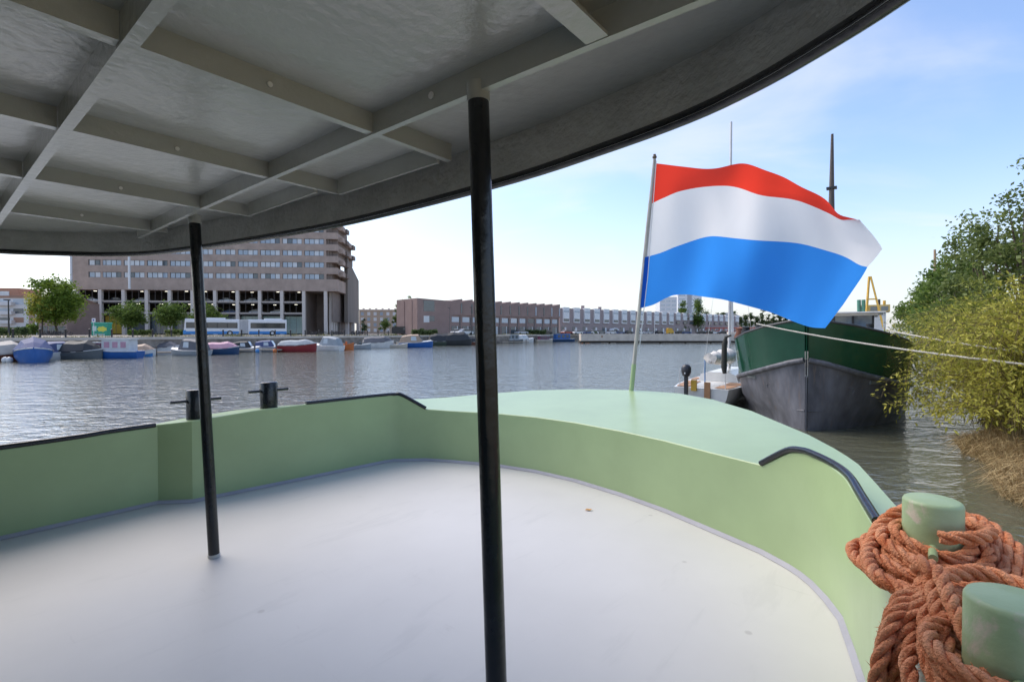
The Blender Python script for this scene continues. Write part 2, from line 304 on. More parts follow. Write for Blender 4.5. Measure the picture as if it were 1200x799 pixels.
# canopy
CZ = 3.52
def camber(u, v): return -0.004 * (v - 2.47) ** 2
rimh = [(-3.0,5.52),(-1,5.5),(0,5.46),(.43,5.36),(.69,5.19),(.96,4.95),(1.16,4.62),(1.30,4.08),(1.43,3.35),(1.525,2.6),(1.545,1.95),(1.524,1.26),(1.468,.84),(1.404,.53),(1.33,.34),(1.245,.19),(1.137,.04),(.95,-.16),(.69,-.34),(.43,-.45),(0,-.52),(-1,-.56),(-3,-.58)]
rim = [Vector(p) for p in bez([(a, b_, 0) for a, b_ in rimh], 4)]
nn_ = len(rim)
def rimoff(i, d):
    a = rim[max(i-1,0)]; c = rim[min(i+1,nn_-1)]; tn = (c - a).normalized(); nn = Vector((-tn.y, tn.x, 0))
    if nn.dot(rim[i] - Vector((-.8, 2.47, 0))) < 0: nn = -nn
    return rim[i] + nn * d
mb = MB(); nn_ = len(rim); top = []; 
vs = [(p.x, p.y, CZ + camber(p.x, p.y)) for p in rim]
# underside as strips between mirrored rim points
half = nn_ // 2
for k in range(half):
    a, b_, c, d = [rimoff(i_, .066) for i_ in (k, k+1, nn_-2-k, nn_-1-k)]
    seg = 8
    for j in range(seg):
        def L(p, q, tt): r = p.lerp(q, tt); return (r.x, r.y, CZ + camber(r.x, r.y))
        mb.add([L(a,d,j/seg), L(a,d,(j+1)/seg), L(b_,c,(j+1)/seg), L(b_,c,j/seg)], [(0,1,2,3)])
        mb.add([tuple(Vector(L(a,d,j/seg))+Vector((0,0,.012))), tuple(Vector(L(a,d,(j+1)/seg))+Vector((0,0,.012))), tuple(Vector(L(b_,c,(j+1)/seg))+Vector((0,0,.012))), tuple(Vector(L(b_,c,j/seg))+Vector((0,0,.012)))], [(0,3,2,1)])
cano = mb.build('canopy', soffit, barge); weld(cano)
mb = MB(); mb.loft([[(*rimoff(i, .06)[:2], CZ + .02 + camber(*rim[i][:2])), (*rimoff(i, .0)[:2], 3.31), (*rimoff(i, .012)[:2], 3.305), (*rimoff(i, .075)[:2], CZ + .02 + camber(*rim[i][:2]))] for i in range(nn_)], 0, True, True)
mb.build('rim_plate', fascia, cano, ang=40)
MB().tube([(*rimoff(i, .018)[:2], 3.318) for i in range(nn_)], .02, 10).build('rim_bar', black, cano, ang=60)
MB().tube([(*rimoff(i, .035)[:2], 3.352) for i in range(nn_)], .012, 8).build('rim_bar', black, cano, ang=60)
def lbeam(a, b_, fl, side, dep=.08, fld=0):
    """angle iron: web + bottom flange, following the camber"""
    a = Vector((*a, 0)); b_ = Vector((*b_, 0)); d = (b_ - a).normalized(); sd_ = Vector((-d.y, d.x, 0)) * side; rings = []
    for k in range(9):
        p = a.lerp(b_, k / 8); zc = CZ + camber(p.x, p.y) + .002
        q = [(0, zc), (0, zc - dep), (fl, zc - dep), (fl, zc - dep + .008), (.008, zc - dep + .008), (.008, zc)]
        rings.append([p + sd_ * x + Vector((0, 0, z_)) for x, z_ in q])
    return MB().loft(rings).build('roof_beam', soffit, cano, ang=30)
lbeam((1.10, .06), (1.10, 4.62), .024, -1); lbeam((.345, -.4), (.345, 5.2), .036, -1, .085); lbeam((-.45, -.5), (-.45, 5.3), .045, 1, .085); lbeam((-1.3, -.5), (-1.3, 5.35), .045, 1, .085)
lbeam((-2.9, .66), (1.093, .66), .062, -1, .082)
for v, ue, ee in ( (1.58, 1.50, 1), (2.43, 1.47, 1), (3.32, 1.40, 1), (4.28, 1.2, 1)):
    lbeam((-2.9, v), (.344, v), .04, 1, .076); lbeam((.354, v), (1.099, v), .034, 1, .074); lbeam((1.109, v), (ue, v), .03, 1, .072)
MB().box(1.45, 1.465, 1.62, 2.40, CZ-.085, CZ+.003).build('roof_beam', soffit, cano, ang=0)
MB().box(1.36, 1.375, 2.47, 3.28, CZ-.08, CZ+.003).build('roof_beam', soffit, cano, ang=0)
# round holes / plug dots on the beams
for (u, v) in ((.72, 1.577), (.72, 2.427), (.72, 3.317), (.72, 4.277), (1.097, 1.25)):
    bx = MB().tube([(u, v, CZ-.045), (u, v - .004, CZ-.045)], .0085, 12) if v != 1.25 else MB().tube([(u, v, CZ-.04), (u - .004, v, CZ-.04)], .012, 12)
    bx.build('plug', white, cano, ang=60)
# bollards
def bollard(u, v, z0, r, h, m, pin, pinm):
    e = .012
    b_ = MB().lathe([(r*.98, -.03), (r, 0), (r, h-e), (r-.004, h-.004), (r-e, h), (0.001, h+.002)], (u, v, z0), 36).build('bollard', m, barge, ang=50)
    for s in (1, -1):
        MB().tube([(u + s*(r-.005), v, z0+pin[1]), (u + s*(r+pin[0]), v, z0+pin[1]+pin[2]*s)], pin[3], 12).build('pin', pinm, b_, ang=60)
bollard(1.60, 4.965, 1.93, .08, .27, black, (.12, .17, .0, .014), black); bollard(2.22, 4.935, 1.965, .08, .255, black, (.11, .17, .0, .014), black)
bollard(2.09, -.035, 1.93, .078, .235, bolg, (.09, .10, -.0, .012), green); bollard(1.42, -.155, 1.925, .081, .235, bolg, (.03, .10, 0, .013), green)
# flag staff socket on the barge
FB = UV(6.0, 3.05, 1.905)
fbu, fbv = 5.92, 2.93

dh = MB().box(-3.2, -1.0, .3, 4.7, DK - .02, 3.43).build('deckhouse', mat('deckhouse_green', (.05,.10,.06), .5), barge, ang=0)  # unseen deckhouse added behind the camera, dark to keep light off the roof beams
MB().box(-1.004, -.98, 1.9, 2.8, DK + .1, 3.15).build('door', mat('door_varnish', (.25,.12,.05), .4), dh, ang=0)
# ---- ropes (three-strand laid rope)
def laid(mb, pts, r=.02, pitch=.13, k=6, nside=6, step=.0105, ph=0.0):
    P = bez(pts, k); L = [0]
    for i in range(1, len(P)): L.append(L[-1] + (P[i] - P[i-1]).length)
    n = max(4, int(L[-1] / step)); S = []; j = 0
    for q in range(n + 1):
        s = L[-1] * q / n
        while j < len(P) - 2 and L[j+1] < s: j += 1
        S.append(P[j].lerp(P[j+1], (s - L[j]) / max(1e-9, L[j+1] - L[j])))
    ref = Vector((0.1, 0.2, 1)); fr = []
    for i, p in enumerate(S):
        d = (S[min(i+1,n)] - S[max(i-1,0)]).normalized(); ref = (ref - d * ref.dot(d)).normalized(); fr.append((ref.copy(), d.cross(ref), d))
    for st in range(3):
        path = []
        for i, p in enumerate(S):
            a = ph + 2*math.pi*(st/3 + i * step / pitch); wob = 1 + .1 * mnoise.noise(Vector((i*.13, st*7.3+ph, 1)))
            path.append(p + (fr[i][0]*math.cos(a) + fr[i][1]*math.sin(a)) * r * .56 * wob)
        mb.tube(path, r * .50, nside)
    # fibres
    for i in [q_ for q_ in range(n) for _ in range(3)]:
        if rnd.random() < .8:
            a = rnd.uniform(0, 6.28); o_ = (fr[i][0]*math.cos(a) + fr[i][1]*math.sin(a)); p = S[i] + o_ * r * .98; q = p + o_ * rnd.uniform(.002,.012) + fr[i][2] * rnd.uniform(-.012,.012)
            sdv = fr[i][2] * .0009; mb.add([p - sdv, p + sdv, q], [(0,1,2)])
def loc2w(pts): return [tuple(UV(*p)) for p in pts]
# rope on the outboard bollard: a pile of turns plus loops led out
mb = MB(); B1 = (2.09, -.035)
cu, cv = B1
for li, (zl, radii) in enumerate(((1.958, (.105,.143,.181,.216)), (1.992, (.108,.146,.183)), (2.026, (.104,.142)), (2.058, (.102,)))):
    for ri, r in enumerate(radii):
        pts = []; ph = rnd.uniform(0, 6.28); f = (r - .10)/.13
        for k in range(25):
            a = 2*math.pi*k/24 + ph; w_ = max(0, -math.cos(a))
            pts.append((cu - .05*f + r*(1 + .10*w_*f)*math.cos(a) + .005*math.sin(3*a + ri), cv + .014*f + r*.92*math.sin(a) + .005*math.sin(2*a + li), zl + .008*math.sin(2*a + ri + li) - .012*w_*li))
        laid(mb, loc2w(pts), .0185, ph=ri + li)
laid(mb, loc2w([(2.28,-.05,2.08),(2.24,.04,2.07),(2.15,.10,2.03),(2.02,.12,2.0),(1.89,.12,1.99),(1.78,.09,1.99),(1.745,.04,1.985),(1.71,.0,1.985),(1.70,-.05,1.99)]), .021)
laid(mb, loc2w([(2.27,-.02,2.05),(2.19,.07,2.03),(2.08,.11,2.0),(1.95,.115,1.97),(1.85,.085,1.965),(1.78,.03,1.975),(1.72,-.03,1.98)]), .0195, ph=2)
laid(mb, loc2w([(1.96,-.05,2.085),(1.965,-.10,2.095),(2.02,-.15,2.095),(2.11,-.17,2.09),(2.2,-.13,2.08),(2.24,-.05,2.07)]), .02)
for i in range(3):   # parts led out over the side towards the shore
    laid(mb, loc2w([(2.24-.03*i,-.07-.02*i,2.08-.02*i),(2.26-.05*i,-.16,2.07-.02*i),(2.20-.07*i,-.22,2.04-.025*i),(2.10-.08*i,-.27,2.0-.015*i),(1.98-.08*i,-.33-.02*i,1.965),(1.86-.06*i,-.42,1.90),(1.80-.05*i,-.47,1.7),(1.9,-.55,1.2)]), .022, ph=i)
rope1 = mb.build('mooring_rope', ropem, ang=80); tag(rope1, 'faded orange rope coiled in a heap round the green bollard beside the black rail end', 'rope')
mb = MB(); B2 = (1.42, -.155)
laid(mb, loc2w([(1.69,-.03,2.045),(1.77,-.07,2.05),(1.84,-.13,2.05),(1.83,-.20,2.045),(1.76,-.27,2.035),(1.66,-.33,2.02),(1.5,-.38,1.99)]), .021)
laid(mb, loc2w([(1.72,-.06,2.01),(1.79,-.10,2.0),(1.78,-.18,2.0),(1.70,-.24,1.99),(1.58,-.28,1.98)]), .02, ph=1)
for i in range(4):     # over the front, round the bollard
    laid(mb, loc2w([(1.71,-.03+.008*i,2.085-.026*i),(1.645-.010*i,-.045+.016*i,2.085-.03*i),(1.56-.012*i,-.060+.022*i,2.068-.032*i),(1.46-.012*i,-.082+.032*i,2.045-.034*i),(1.36,-.112+.036*i,2.015-.03*i),(1.27,-.16+.036*i,1.985-.012*i),(1.22,-.22+.03*i,1.968)]), .0178, ph=i*.9)
for i in range(6):     # bight hanging inboard over the bulwark edge
    a0, b0 = i % 3, i // 3; du = -.040*a0 - .02*b0; dv = .034*b0 + .004*a0 - .045
    laid(mb, loc2w([(1.71,-.03+.004*i,2.055-.004*i),(1.665+du*.4,.005+dv*.5,2.045-.006*i),(1.615+du*.8,.045+dv*.8,2.015-.01*a0),(1.565+du,.068+dv,1.955-.012*a0),(1.525+du,.075+dv,1.86),(1.50+du,.07+dv,1.74),(1.485+du,.065+dv,1.62),(1.47+du,.055+dv,1.5)]), .0178, ph=i*1.1)
laid(mb, loc2w([(1.75,-.02,2.02),(1.73,.0,2.07),(1.70,-.005,2.09),(1.67,-.03,2.08),(1.66,-.06,2.04),(1.68,-.09,2.0)]), .021)
for i in range(4):
    r = .118 + .006*i; pts = [(B2[0] + r*math.cos(2*math.pi*k/16 + i), B2[1] + r*math.sin(2*math.pi*k/16 + i), 1.955 + .026*i) for k in range(17)]
    laid(mb, loc2w(pts), .0185, ph=i)
rope2 = mb.build('mooring_rope', ropem, ang=80); tag(rope2, 'frayed orange rope knotted round the nearer bollard with a bight hanging inboard', 'rope')
# fallen leaf on the deck
lp = UV(4.02 - .35, 2.1, DK + .004); mb = MB(); pts = [(-.03,0,0),(-.012,.016,.006),(.012,.014,.004),(.035,.002,.008),(.01,-.016,.003),(-.014,-.014,.007)]
mb.add(pts + [(0,0,.002)], [(6,i,(i+1)%6) for i in range(6)]); o = mb.build('fallen_leaf', mat('dead_leaf', (.55,.28,.08), .8), ang=0, loc=at(690, 4.05, DK + .005)); tag(o, 'small dry brown leaf lying on the grey deck', 'leaf')

# ------------------------------------------------------------------ FLAG
FS = 1 / 86.0
fbase = at(740, 6.72, 1.905)
flag = thing('flag', 'red, white and blue horizontal striped flag flying from a wooden staff', 'flag', fbase)
fdir = Vector((26 * FS, 0.0, 270 * FS))
stm = mat('staff_wood', (.42,.39,.35), .7, var=.25, scale=6, stretch=(6,6,1))
st_ = MB().tube([fdir * .115, fdir * .4, fdir * .7, fdir], [.026,.027,.026,.02], 12).build('staff', stm, flag, ang=60)
MB().tube([fdir * -.01, fdir * .118], .031, 14).build('staff_socket', green, flag, ang=60)
MB().lathe([(.012,0),(.028,.012),(.03,.03),(.018,.045),(.02,.06),(.001,.066)], tuple(fdir), 12).build('truck', mat('truck_brown', (.12,.08,.05), .5), st_, ang=60)
def curve(pts, n):
    P = bez([(p[0], p[1], 0) for p in pts], 8); L = [0]
    for i in range(1, len(P)): L.append(L[-1] + (P[i]-P[i-1]).length)
    o_ = []; j = 0
    for q in range(n+1):
        s = L[-1]*q/n
        while j < len(P)-2 and L[j+1] < s: j += 1
        o_.append(P[j].lerp(P[j+1], (s-L[j])/max(1e-9,L[j+1]-L[j])))
    return o_
T_ = [(765,195),(800,196),(840,197.5),(872,195),(905,205),(950,226),(985,247),(1000,252),(1011,256)]
RW = [(760,243),(778,234),(800,225),(840,219),(875,222),(905,229),(940,237),(968,252),(985,259),(1000,258),(1012,258)]
WB = [(755,304),(775,298),(795,290),(835,278),(870,278),(905,280),(940,287),(975,299),(1005,311),(1020,314)]
BB = [(750,363),(765,359),(780,351),(792,347.5),(815,347.5),(850,350),(880,358),(910,370),(935,379),(955,385),(975,386)]
# right-hand edge bulges between the stripe ends
NF = 72; cs = [curve(c, NF) for c in (T_, RW, WB, BB)]
def fpt(p, s, r):    # pixel-like layout -> metres in the flag's plane, with depth waves
    x = (p.x - 740) * FS; z = (460 - p.y) * FS
    amp = min(1, s * 3.0)
    dyv = amp * (.11*math.sin(6.0*s - 1.9*r + .4) + .07*math.sin(13*s + 2.2*r) + .02*math.sin(29*s - 3*r)) + .18*s + .10*amp*s*math.sin(4*r+9*s)
    k = 1 + dyv / 6.72
    return (x, dyv, z)
def stripe(i, nm, m):
    mb = MB(); nr = 16; rings = []
    for q in range(NF+1):
        s = q/NF; a, b_ = cs[i][q], cs[i+1][q]; row = []
        for k in range(nr+1):
            tt = k/nr; p = a.lerp(b_, tt); bul = max(0, 1 - abs(tt - .62)/(.38 if tt > .62 else .62))*max(0,(s-.84)/.16)
            if i == 1: p = p + Vector((20*bul, 0, 0))
            if i == 2: p = p + Vector((6*bul*(1-tt), 0, 0))
            p = p + Vector((0, 1.3*math.sin(9*s+6*(i+tt))*tt*(1-tt)*4*s, 0))
            row.append(fpt(p, s, (i+tt)/3))
        rings.append(row)
    mb.loft(rings, 0, False, False); return mb.build(nm, m, flag, ang=85)
def cloth(name, c): return mat(name, c, .75, var=.03, scale=2, trans=.58, bump=.45, bscale=2.2, stretch=(1, 1, .45))
stripe(0, 'red_stripe', cloth('flag_red', (.86,.055,.03))); stripe(1, 'white_stripe', cloth('flag_white', (.86,.86,.86))); stripe(2, 'blue_stripe', cloth('flag_blue', (.045,.31,.88)))
MB().tube([fdir*.16 + Vector((.045,-.02,0)), fdir*.5 + Vector((.06,-.03,0)), fdir*.99 + Vector((.02,-.02,0))], .006, 5).build('halyard', white, flag, ang=0)
# blue hem / header sleeve
mb = MB(); hx = cs[2][0]; hb = cs[3][0]
mb.add([fpt(hx + Vector((-.5,0,0)), 0, .66), fpt(hx + Vector((4.5,-1,0)), 0, .66), fpt(hb + Vector((4.5,-2,0)), 0, 1), fpt(hb + Vector((-.5,0,0)), 0, 1)], [(0,1,2,3)])
ho = mb.build('header', cloth('flag_header', (.012,.16,.7)), flag, ang=0); ho.location.y = -.03

# ------------------------------------------------------------------ GREEN BARGE (moored astern)
BH = math.atan2(0.809, 0.588)
gb = thing('moored_barge', 'moored barge with dark green bulwark and grey black bow facing the flag', 'barge', (8.1, 13.6, 0), BH)
def interp(tab, x, c):
    for a, b_ in zip(tab, tab[1:]):
        if x <= b_[0]:
            t_ = (x - a[0]) / (b_[0] - a[0]); t_ = max(0, min(1, t_)); return a[c] + (b_[c] - a[c]) * t_
    return tab[-1][c]
#        x    wl    mid   strake top   zs    zt
HT = [(0.0, .03, .03, .04, .05, 1.95, 3.06), (.12, .12, .30, .42, .50, 1.86, 3.0), (.4, .36, .72, .95, 1.12, 1.68, 2.88), (1.0, .82, 1.30, 1.55, 1.75, 1.47, 2.70), (2.0, 1.48, 1.92, 2.10, 2.26, 1.27, 2.50), (3.5, 2.08, 2.32, 2.40, 2.50, 1.12, 2.32), (6, 2.4, 2.48, 2.5, 2.55, .98, 2.12), (10, 2.5, 2.5, 2.52, 2.56, .92, 1.95), (20, 2.5, 2.5, 2.52, 2.56, .95, 1.95), (25, 2.3, 2.4, 2.45, 2.5, 1.05, 2.1), (28, 1.2, 1.7, 2.0, 2.1, 1.2, 2.3)]
xs = [0, .06, .12, .25, .4, .6, .8, 1.0, 1.3, 1.65, 2.0, 2.5, 3, 3.5, 4.2, 5, 6, 8, 10, 15, 20, 23, 25, 26.5, 28]
hullb = mat('tar_black_hull', (.05,.05,.058), .42, var=0, col2=(.17,.17,.19), scale=2.2, bump=.4, bscale=5, stretch=(1,1,.35))
wear(hullb, .60, 2.2, (.20,.13,.08), .4, (3, 3, .25), 6); wear(hullb, .64, 6, (.26,.26,.27), .5)
dgreen = mat('dark_green_gloss', (.008,.062,.032), .12, var=.15, scale=1.0, bump=.12, bscale=1.4)
def hs(c): return [interp(HT, x, c) for x in xs]
def sm(lst):
    return lst
mbh = MB(); mbg = MB()
for sgn in (1, -1):
    ra_, rb_ = [], []
    for x in xs:
        wl, md, sk, tp, zs, zt = [interp(HT, x, c) for c in range(1, 7)]
        ra_.append([(x + (0.10 if x == 0 else .03), sgn * wl * .8, -.6), (x, sgn * wl, 0), (x, sgn * (wl*.72+md*.28), zs*.22), (x, sgn * md, zs*.5), (x, sgn * (md*.45+sk*.55), zs*.78), (x - .02, sgn * sk, zs)])
        rb_.append([(x - .02, sgn * sk, zs), (x - .035, sgn * (sk*.5+tp*.5), (zs+zt)/2), (x - .05, sgn * tp, zt), (x - .03, sgn * max(0, tp - .06), zt), (x + .03, sgn * max(0, sk - .06), zs + .25)])
    if sgn < 0: ra_ = [r[::-1] for r in ra_]; rb_ = [r[::-1] for r in rb_]
    mbh.loft(ra_, 0, False, False); mbg.loft(rb_, 0, False, False)
oh = mbh.build('hull', hullb, gb); weld(oh); og = mbg.build('bulwark', dgreen, gb); weld(og)
rubm = mat('rubbing_grey', (.10,.10,.11), .5, var=.5, scale=5)
for sgn in (1, -1):
    MB().tube([(interp_x - .03, sgn * (interp(HT, interp_x, 3) + .02), interp(HT, interp_x, 5)) for interp_x in xs], [.075]*len(xs), 8).build('rubbing_strake', rubm, oh, ang=60)
    MB().tube([(q, sgn * (interp(HT, q, 1) + .33*(interp(HT, q, 2)-interp(HT, q, 1))*(1-.0*q) + .012), .55 - .07*q) for q in xs[:15]], .022, 6).build('bilge_strake', hullb, oh, ang=60)
    MB().tube([(q - .05, sgn * (interp(HT, q, 4) - .02), interp(HT, q, 6) + .01) for q in xs], .035, 8).build('cap_rail', mat('cap_dark', (.05,.05,.05), .4), og, ang=60)
    # anchor pipe rings
    q = .55; yy = sgn * (interp(HT, q, 2)*.72 + interp(HT, q, 1)*.28 + .13); ring = []
    for k in range(17): a = 2*math.pi*k/16; ring.append((q + .16*math.cos(a)*.75 + .02*math.sin(a), yy + sgn*(.16*math.cos(a)*.95 + .10*math.sin(a)), 1.05 + .15*math.sin(a)))
    MB().tube(ring, .022, 6).build('anchor_ring', hullb, oh, ang=60)
MB().box(-.052, .05, -.014, .014, 0, 1.9).build('stem_bar', hullb, oh, ang=0); MB().box(-.062, .05, -.012, .012, 1.99, 3.05).build('stem_bar', dgreen, og, ang=0)
MB().box(-.065, .0, -.02, .02, 1.55, 1.98).build('stem_shoe', blackr, oh, ang=0)
mb = MB(); mb.prism([(x + .1, interp(HT, x, 4) - .1) for x in xs[6:]] + [(x + .1, -interp(HT, x, 4) + .1) for x in xs[6:][::-1]], 1.3, 1.42); mb.build('foredeck', mat('barge_deck', (.12,.13,.12), .7), gb, ang=0)
hatchm = mat('hatch_beige', (.50,.44,.36), .7, var=.1)
mb = MB()
mb.box(6, 20, -1.9, 1.9, 1.4, 2.25); mb.loft([[(6,-1.95,2.25),(6,0,2.6),(6,1.95,2.25)],[(20,-1.95,2.25),(20,0,2.6),(20,1.95,2.25)]], 0, True, True); mb.build('hatch', hatchm, gb, ang=20)
wh = MB().box(21.2, 25, -1.55, 1.55, 1.4, 3.0).build('wheelhouse', mat('wheelhouse_black', (.03,.035,.035), .35), gb, ang=0)
MB().box(21.1, 25.2, -1.75, 1.75, 3.75, 3.9).build('roof', white, wh, ang=0)
MB().box(20.6, 26, -2.1, 2.1, 3.905, 3.98).build('roof', white, wh, ang=0)
glassd = mat('wheelhouse_glass', (.16,.19,.2), .06, var=.2, spec=.8)
for y_ in (-1.5, -.5, .5, 1.5): MB().box(21.22, 21.34, y_ - .06, y_ + .06, 2.999, 3.752).build('window_post', blackr, wh, ang=0)
for y_ in (-1, 0, 1): MB().box(21.27, 21.29, y_ - .44, y_ + .44, 3.0, 3.75).build('window', glassd, wh, ang=0)
MB().box(24.8, 24.95, -1.5, 1.5, 3.0, 3.75).build('window', glassd, wh, ang=0)
for s in (-1, 1):
    MB().box(21.4, 24.7, s*1.5 - .02, s*1.5 + .02, 3.0, 3.75).build('window', glassd, wh, ang=0)
    MB().tube([(20.7, s*2.0, 2.0), (20.7, s*2.0, 3.91)], .03, 6).build('awning_post', white, wh, ang=60)
mt = MB().tube([(4.2, -.3, 1.4), (4.2, -.3, 6.6), (4.2, -.3, 9.4)], [.11, .10, .04], 10).build('mast', mat('mast_dark', (.10,.075,.06), .5), gb, ang=60)
MB().box(4.1, 4.3, -.45, -.15, 7.55, 7.62).build('crosstree', blackr, mt, ang=0)
for s in (-1, 1): MB().tube([(1.2, s*1.4, 2.66), (1.2, s*1.4, 2.95)], .09, 10).build('bitt', blackr, gb, ang=60)
MB().lathe([(.16,0),(.2,.1),(.12,.3),(.16,.4),(.02,.45)], (2.3, 2.15, 2.45), 12).build('winch', mat('winch_rust', (.20,.08,.05), .8), gb, ang=60)
MB().lathe([(.12,0),(.15,.1),(.1,.22),(.12,.26),(.02,.28)], (1.3, 1.78, 2.62), 12).build('winch', blackr, gb, ang=60)
# long dark fender
f_ = MB().tube([(2.35,2.45,2.62),(2.35,2.62,2.55),(2.33,2.66,2.3),(2.3,2.66,1.5),(2.3,2.64,1.3)], [.03,.05,.085,.095,.06], 10).build('fender', mat('fender_dark', (.05,.048,.04), .9), ang=60)
f_.location = gb.location; f_.rotation_euler = gb.rotation_euler; tag(f_, 'long dark fender hanging over the green bulwark beside the sailing boat', 'fender')
def G(x, y, z): return Vector((8.1, 13.6, 0)) + Vector((.588*x - .809*y, .809*x + .588*y, z))
def sag(a, b_, s, n=24): return [a.lerp(b_, k/n) + Vector((0,0,-4*s*(k/n)*(1-k/n))) for k in range(n+1)]
ropew = mat('white_rope', (.62,.58,.50), .9, var=.15, scale=30, bump=.5, bscale=200)
mp_ = Vector((10.7, 7.4, 0))
mb = MB(); laid(mb, sag(G(.33, 1.32, 2.97), mp_ + Vector((0,0,1.95)), .16), .022, .16, k=2, nside=5, step=.03); tag(mb.build('mooring_line', ropew, ang=80), 'white mooring line from green bow passing in front of the leafy shrubs', 'rope')
mb = MB(); laid(mb, sag(G(1.0, -1.82, 2.76), mp_ + Vector((-.1,0,2.12)), .10), .022, .16, k=2, nside=5, step=.03); tag(mb.build('mooring_line', ropew, ang=80), 'white mooring line from the barge side running above the other line', 'rope')
mpost = MB().tube([mp_ + Vector((0,0,-.6)), mp_ + Vector((0,0,2.3))], .12, 12).build('mooring_post', mat('post_wood', (.16,.12,.08), .9), ang=60); tag(mpost, 'wooden mooring post on the bank holding the white lines', 'post')

# ------------------------------------------------------------------ SAILING BOAT
sb = thing('sailing_boat', 'small white sailing boat with tan deck panels and outboard motor beside the green barge', 'boat', (6.75, 17.7, 0), BH)
bt = [(0, .95), (1, 1.12), (2.5, 1.22), (4, 1.2), (5.5, .95), (6.8, .5), (7.6, .05)]
xsb = [0, .5, 1, 1.8, 2.5, 3.3, 4, 4.8, 5.5, 6.2, 6.8, 7.3, 7.6]; hw = lambda x: interp(bt, x, 1)
rings = []
for x in xsb:
    h_ = hw(x); zd = .72 + .018*x; rings.append([(x, h_, zd), (x - (.12 if x == 0 else 0)*0 , h_*.92, .35), (x + (.25 if x == 0 else 0), h_*.6, -.1), (x + (.3 if x == 0 else 0), 0, -.25), (x + (.25 if x == 0 else 0), -h_*.6, -.1), (x, -h_*.92, .35), (x, -h_, zd)])
gel = mat('white_gelcoat', (.74,.73,.70), .25, var=.06)
sh = MB().loft(rings, 0, True, True).build('hull', gel, sb, ang=40)
MB().loft([[(x + .6, hw(x+.6)*f2, .735+.018*x + zz) for f2, zz in ((.62,.0),(.55,.26),(.3,.36),(-.3,.36),(-.55,.26),(-.62,0))] for x in (1.9, 2.5, 3.4, 4.3, 4.9)], 0, True, True).build('cabin', gel, sb, ang=40)
tan = mat('tan_deck', (.42,.24,.14), .8, var=.15)
for s in (1, -1):
    for (x0, x1) in ((.15, 1.15), (1.3, 2.1), (2.6, 3.6)):
        i0 = .45 if x1 < 2.2 else .72
        MB().add([(x0, s*hw(x0)*.93, .742+.018*x0), (x1, s*hw(x1)*.93, .742+.018*x1), (x1, s*hw(x1)*i0, .745+.018*x1), (x0, s*hw(x0)*i0, .745+.018*x0)], [(0,1,2,3) if s < 0 else (3,2,1,0)]).build('deck_panel', tan, sb, ang=0)
MB().box(.3, 2.2, -.42, .42, .60, .745).build('cockpit', mat('cockpit_grey', (.5,.49,.46), .5), sb, ang=0)
alu = mat('mast_alloy', (.62,.60,.58), .4, metal=.2, var=.05)
ms = MB().tube([(4.4, 0, 1.05), (4.4, 0, 7), (4.45, 0, 11.7)], [.06,.058,.045], 10).build('mast', alu, sb, ang=60)
MB().tube([(4.35, 0, 1.75), (1.2, 0, 1.6)], .05, 8).build('boom', alu, sb, ang=60)
for s in (-1, 1): MB().tube([(4.4, s*1.1, .8), (4.42, s*.03, 9.5)], .006, 4).build('shroud', alu, ms, ang=0)
mb = MB(); sailc = mat('furled_sail', (.66,.62,.56), .9, var=.2, scale=6, bump=.6, bscale=9)
rg = []
for k in range(15):
    x = 1.3 + 2.9*k/14; r_ = .2 + .07*math.sin(k*1.9) + .05*math.sin(k*4.1); rg.append([(x, r_*1.2*math.cos(a)*(1+.15*math.sin(3*a+k)), 1.72 + r_*math.sin(a)*(1+.2*math.sin(2*a+k*1.3))) for a in [2*math.pi*j/10 for j in range(10)]])
mb.loft(rg); mb.build('furled_sail', sailc, sb, ang=80)
MB().tube([(1.35, .2, .74), (1.35, .2, 1.72)], .022, 6).build('boom_crutch', mat('crutch_blue', (.05,.18,.4), .4), sb, ang=60)
for (x, y, z0, z1) in ((.2,.8,.72,1.35), (.2,-.8,.72,1.35), (2.4,1.1,.76,1.4), (2.4,-1.1,.76,1.4)): MB().tube([(x,y,z0),(x,y,z1)], .014, 6).build('stanchion', alu, sb, ang=60)
for s in (1,-1): MB().tube([(.2,s*.8,1.33),(2.4,s*1.1,1.38),(5.6,s*.85,1.45)], .006, 4).build('guard_line', alu, sb, ang=0)
om = MB().lathe([(.05,0),(.13,.05),(.17,.18),(.17,.34),(.12,.43),(.02,.46)], (-.28,.42,1.12), 14).build('outboard_motor', mat('motor_black', (.03,.03,.035), .35), sb, ang=60)
MB().box(-.46,-.1,.40,.44,1.24,1.29).build('trim_stripe', white, om, ang=0)
MB().box(-.34,-.22,.36,.48,.25,1.13).build('motor_leg', blackr, om, ang=0); MB().box(-.48,-.16,.3,.54,.18,.24).build('cavitation_plate', blackr, om, ang=0)
MB().box(-.12,.02,.12,.3,.62,1.0).build('motor_bracket', mat('bracket_yellow', (.65,.38,.04), .5), om, ang=0)
MB().box(-.09,-.02,-.35,-.15,.15,.95).build('rudder', mat('rudder_wood', (.36,.18,.08), .6), sb, ang=0)

